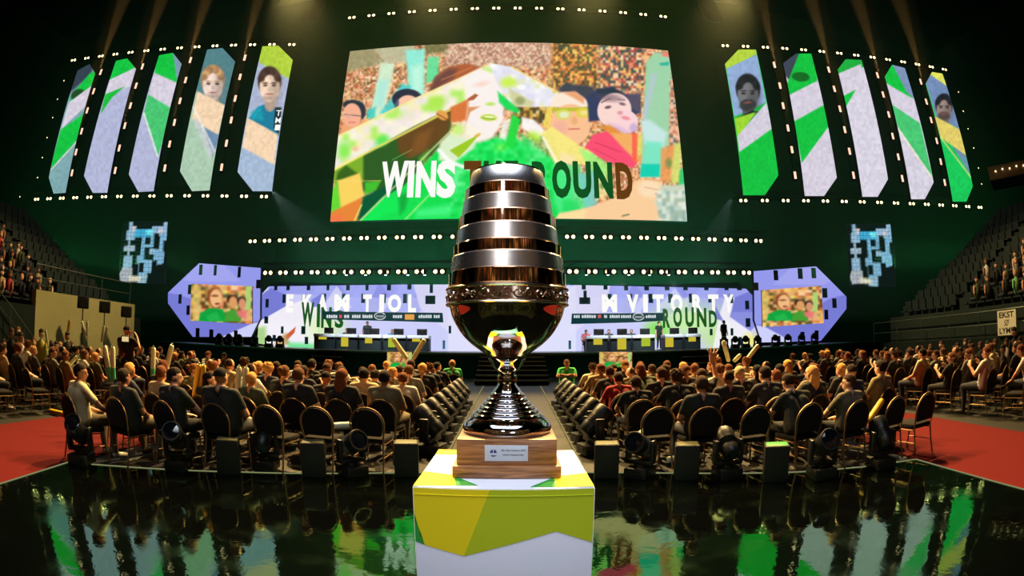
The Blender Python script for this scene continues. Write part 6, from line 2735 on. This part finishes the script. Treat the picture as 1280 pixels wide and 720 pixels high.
# poster on the right railing
pp = Plane((16.95, 9), (16.95, 14))
a0 = [atx(px, py, 16.9) for px, py in ((1247, 389), (1270, 387), (1270, 418), (1247, 417))]
t = thing('poster', 'hand-painted white poster reading EKST hung on the right railing', 'poster', (a0[0] + a0[2]) / 2)
y0, y1 = min(a0[0].y, a0[1].y), max(a0[0].y, a0[1].y)
z0, z1 = a0[2].z, a0[0].z
c = (a0[0] + a0[2]) / 2
mb = MB()
mb.box((0, 0, 0), (0.02, y1 - y0, z1 - z0))
mb.build('sheet', pbr('poster_sheet', (214, 206, 178), 0.8, 0, 0.2, 4, 0.08), t)
INK = pbr('poster_ink', (36, 30, 24), 0.8)
for body, zz, h in (('EKST', 0.20, 0.24), ('LYMB', -0.44, 0.24)):
    o = link('lettering', text_mesh('lettering', body, INK, (y1 - y0) * 0.8, h * (z1 - z0), 0, 0.03), t)
    o.rotation_euler = (0, 0, -PI / 2)
    o.location = (-0.013, (y1 - y0) * 0.4, zz * (z1 - z0))
mb = MB()
mb.tube([(-0.014, 0.10 * math.cos(a) * (1 + 0.3 * math.sin(3 * a)), 0.0 + 0.09 * math.sin(a)) for a in np.linspace(0, 2 * PI, 20)[:-1]], 0.012, 4, True)
mb.tube([(-0.014, -0.12, 0.1), (-0.014, 0.12, -0.1)], 0.012, 4)
mb.build('doodle', INK, t)

# standing figures
for (x, y, rz, pose, sh, hc, lab) in ((1.5, 14.2, PI * 0.96, 'folded', (46, 176, 84), (70, 46, 30), 'seated guard in bright green shirt, arms folded, right of the aisle end'),
                                      (-1.62, 13.9, 0.3, 'quiet', (50, 150, 80), (150, 104, 70), 'seated person in green shirt left of the aisle end')):
    chair((x, y, 0), rz, 'black chair under the %s' % ' '.join(lab.split()[1:]), 'chairs at the aisle end', False)
    person((x, y, 0), rz, pose, sh, hc, 'short', lab, 'people in green')
P = at(158, 425, 9.2)
ph = person((P.x, P.y, 0), math.atan2(-P.x, P.y) - 0.5, 'phone', (12, 12, 13), (16, 15, 14), 'cap', 'person in black standing and filming beyond the left carpet', None, 1.08)
P2 = at(160, 424, 9.0)
t = thing('camera', 'video camera with bright screen held by the person in black', 'camera', (P2.x + 0.02, P2.y - 0.12, P2.z))
t.rotation_euler = (0, 0, 0.7)
mb = MB()
mb.box((0, 0.03, 0), (0.22, 0.10, 0.15), bev=0.02)
mb.build('body', BLACKP, t)
mb = MB()
mb.cyl((0, 0.08, 0), (0, 0.19, 0), 0.05, 0.055, seg=14)
mb.build('lens', LENS, t)
mb = MB()
mb.box((0, -0.024, 0), (0.17, 0.006, 0.11))
mb.build('screen', glow('viewfinder', (235, 210, 150), 0.9), t)

# ================================================================== INFLATABLE STICKS
SW = pbr('stick_white', (206, 214, 180), 0.3, 0, 0.5, 8, 0.12)
SG = pbr('stick_green', (70, 186, 130), 0.3, 0, 0.5, 8, 0.12)
SY = pbr('stick_yellow', (232, 182, 50), 0.3, 0, 0.5, 8, 0.12)
SP = pbr('stick_print', (60, 70, 60), 0.5)


def stick(p0, p1, Y, color, label, group='inflatable sticks held up', r=0.043):
    a = at(p0[0], p0[1], Y)
    b = at(p1[0], p1[1], Y - 0.08)
    d = b - a
    L = d.length
    t = thing('inflatable_stick', label, 'inflatable', a, 0, group)
    t.rotation_mode = 'QUATERNION'
    t.rotation_quaternion = d.to_track_quat('Z', 'Y')
    prof = [(0, 0), (r * 0.6, 0.004), (r * 0.9, 0.02), (r, 0.06), (r * 1.02, L * 0.5), (r, L - 0.06), (r * 0.9, L - 0.02), (r * 0.6, L - 0.004), (0, L)]
    if color == 'two':
        mb = MB()
        mb.lathe([p for p in prof[:4]] + [(r * 1.01, L * 0.42)], 14)
        mb.build('lower_half', SG, t)
        mb = MB()
        mb.lathe([(r * 1.01, L * 0.42)] + prof[4:], 14)
        mb.build('upper_half', SW, t)
    else:
        mb = MB()
        mb.lathe(prof, 14)
        mb.build('tube', {'yellow': SY, 'white': SW}[color], t)
    mb = MB()
    mb.cyl((0, 0, L - 0.005), (0, 0, L + 0.02), 0.014, seg=6)
    mb.build('valve', SP, t)
    return t


stick((243, 498), (249, 455), 6.2, 'yellow', 'left of two yellow inflatable sticks beside the profile spectator in black')
stick((248, 499), (255, 456), 6.25, 'yellow', 'right of two yellow inflatable sticks beside the profile spectator in black')
stick((138, 478), (131, 432), 6.0, 'two', 'white and green stick leaning left behind the spectator in cream yellow')
stick((142, 478), (141, 433), 6.05, 'two', 'upright white and green stick behind the spectator in cream yellow')
stick((191, 479), (192, 434), 6.6, 'two', 'upright white and green stick behind the broad spectator in black')
stick((204, 479), (215, 431), 6.6, 'two', 'white and green stick tilted right behind the broad spectator in black')
stick((296, 505), (299, 458), 6.5, 'two', 'left of two white and green sticks right of the black cap')
stick((304, 507), (308, 459), 6.55, 'two', 'right of two white and green sticks right of the black cap')
stick((84, 420), (87, 400), 10.5, 'yellow', 'single yellow stick held up beyond the left carpet')
stick((108, 424), (102, 401), 11.0, 'white', 'left of two pale sticks raised before the pale wall')
stick((109, 424), (109, 401), 11.05, 'white', 'right of two pale sticks raised before the pale wall')
stick((127, 427), (130, 407), 11.5, 'white', 'left of two pale sticks raised under the middle flood lamp')
stick((131, 427), (134, 408), 11.5, 'white', 'right of two pale sticks raised under the middle flood lamp')
stick((79, 465), (96, 446), 7.6, 'white', 'upper of two pale crossed sticks on a lap beyond the left carpet')
stick((79, 466), (98, 457), 7.6, 'white', 'lower of two pale crossed sticks on a lap beyond the left carpet')
stick((60, 434), (57, 412), 9.5, 'white', 'pale stick held upright at the far left among spectators')
stick((509, 449), (491, 423), 11.6, 'white', 'left pale stick of the V raised before the stage, left block', r=0.055)
stick((516, 449), (531, 424), 11.6, 'white', 'right pale stick of the V raised before the stage, left block', r=0.055)
stick((911, 452), (904, 426), 11.2, 'white', 'near upright pale stick raised in the right block', r=0.052)
stick((930, 454), (948, 431), 11.2, 'white', 'pale stick tilted right raised in the right block', r=0.052)
stick((917, 452), (926, 443), 11.0, 'white', 'short view of pale stick between the two raised on the right', r=0.05)
stick((22, 312), (18, 299), 17.0, 'white', 'left pale stick of the V at the top of left stand', r=0.06)
stick((23, 312), (27, 300), 17.0, 'white', 'right pale stick of the V at the top of left stand', r=0.06)


def lying(P, rz, tilt, L, color, label, r=0.05):
    t = thing('inflatable_stick', label, 'inflatable', P, 0, 'inflatable sticks lying down')
    d = Vector((math.cos(rz) * math.cos(tilt), math.sin(rz) * math.cos(tilt), math.sin(tilt)))
    t.rotation_mode = 'QUATERNION'
    t.rotation_quaternion = d.to_track_quat('Z', 'Y')
    prof = [(0, 0), (r * 0.6, 0.004), (r * 0.9, 0.02), (r, 0.06), (r * 1.02, L * 0.5), (r, L - 0.06), (r * 0.9, L - 0.02), (r * 0.6, L - 0.004), (0, L)]
    mb = MB()
    mb.lathe(prof, 14)
    mb.build('tube', {'yellow': SY, 'white': SW}[color], t)
    mb = MB()
    mb.cyl((0, 0, L - 0.005), (0, 0, L + 0.02), 0.014, seg=6)
    mb.build('valve', SP, t)


P = ground(62, 512, 0.055)
lying((P.x, P.y, 0.03), 0.1, 0, 0.75, 'yellow', 'yellow stick lying on the floor beyond the left carpet')
P = ground(842, 575, 0.05)
lying((P.x - 0.1, P.y, 0.055), 0.15, 0, 0.6, 'white', 'pale stick lying on the floor left of the second right cube')
P = at(1058, 547, 5.6)
lying((3.95, 5.55, 0.47), 0.35, 0.02, 0.65, 'yellow', 'yellow stick lying on the seats of the empty right chairs')
P = at(1100, 545, 5.4)
lying((4.58, 5.42, 0.47), 0.5, 0.35, 0.6, 'yellow', 'yellow stick propped against the far right empty chair')
lying((-2.6, 6.35, 0.47), 0.2, 0.1, 0.55, 'white', 'pale stick left on the empty left front chairs')
lying((1.55, 6.6, 0.30), 0.6, 0.4, 0.55, 'white', 'pale stick propped by the first right chair near the aisle')
# small white stage spots under the lowest truss, aimed at the desks
sp = Plane((-16, 27.6), (16, 27.6))
_sp = None
for k, px in enumerate((433, 457, 482, 510, 531, 733, 760, 786, 812, 836)):
    P = sp.pt(*sp.hit(px, 343.5))
    if _sp is None:
        t = _sp = thing('stage_spot', '', 'stage light', P)
        mb = MB()
        mb.cyl((0, 0, 0.0), (0, 0, 0.32), 0.09, 0.07, seg=10)
        mb.build('housing', BLACK, t)
        mb = MB()
        mb.tube([(0, 0, 0.2), (0, 0.3, 0.3), (0, 0.6, 0.3)], 0.02, 5)
        mb.build('bracket', BLACK, t)
        mb = MB()
        mb.ball((0, 0, -0.01), 0.075, 1, (1, 1, 0.5))
        mb.build('lens', glow('white_bulb', (235, 245, 255), 5.0), t)
    else:
        t = copy_tree(_sp)
        t.location = P
    side = 'left' if k < 5 else 'right'
    n = k if k < 5 else 9 - k
    tag(t, 'small white spot lamp over the desks, %s from the far %s' % (ORD[n], side), 'stage light', 'white spots over the desks')
for x in (-8.4, -5.6, 5.6, 8.4):
    lamp('stage_spot_light', 'SPOT', (x, 25.6, 5.0), (x, 27.5, 1.9), 1300, (0.85, 0.93, 1.0), 0.15, 70, 0.6)

# ================================================================== HAZE
def haze(name, lo, hi, density, color, aniso):
    mb = MB()
    c = [(a + b) / 2 for a, b in zip(lo, hi)]
    mb.box(c, [b - a for a, b in zip(lo, hi)])
    m = bpy.data.materials.new(name)
    nt = nodes(m)
    nt.nodes.remove(nt.nodes['Principled BSDF'])
    v = nt.nodes.new('ShaderNodeVolumeScatter')
    v.inputs['Color'].default_value = (*color, 1)
    v.inputs['Density'].default_value = density
    v.inputs['Anisotropy'].default_value = aniso
    nt.links.new(v.outputs[0], nt.nodes['Material Output'].inputs['Volume'])
    o = mb.build(name, m)
    o['kind'] = 'stuff'
    o['label'] = 'thin stage haze hanging in front of the screens'
    o['category'] = 'haze'
    return o


haze('haze', (-46, 20, 2.6), (46, 35.5, 31), 0.004, (0.85, 1.0, 0.85), 0.0)
for pl, where, pts in STRIPS:
    for k in (0, 3):
        h = pl.pt(*pl.hit(*pts[k])) + pl.n * 0.25
        up = (pl.pt(*pl.hit(*pts[0])) - pl.pt(*pl.hit(*pts[-1]))).normalized()
        lamp('strip_beam_light', 'SPOT', h, h + up * 8 + pl.n * 0.8, 24000 if k == 0 else 8000, (1.0, 0.46, 0.14), 0.05, 13, 0.5)
lamp('follow_spot_light', 'SPOT', at(338, 236, 26), at(392, 300, 25), 3000, (0.7, 0.9, 1.0), 0.05, 30, 0.5)
lamp('follow_spot_light', 'SPOT', at(915, 246, 26), at(890, 305, 25), 2000, (0.7, 0.9, 1.0), 0.05, 30, 0.5)
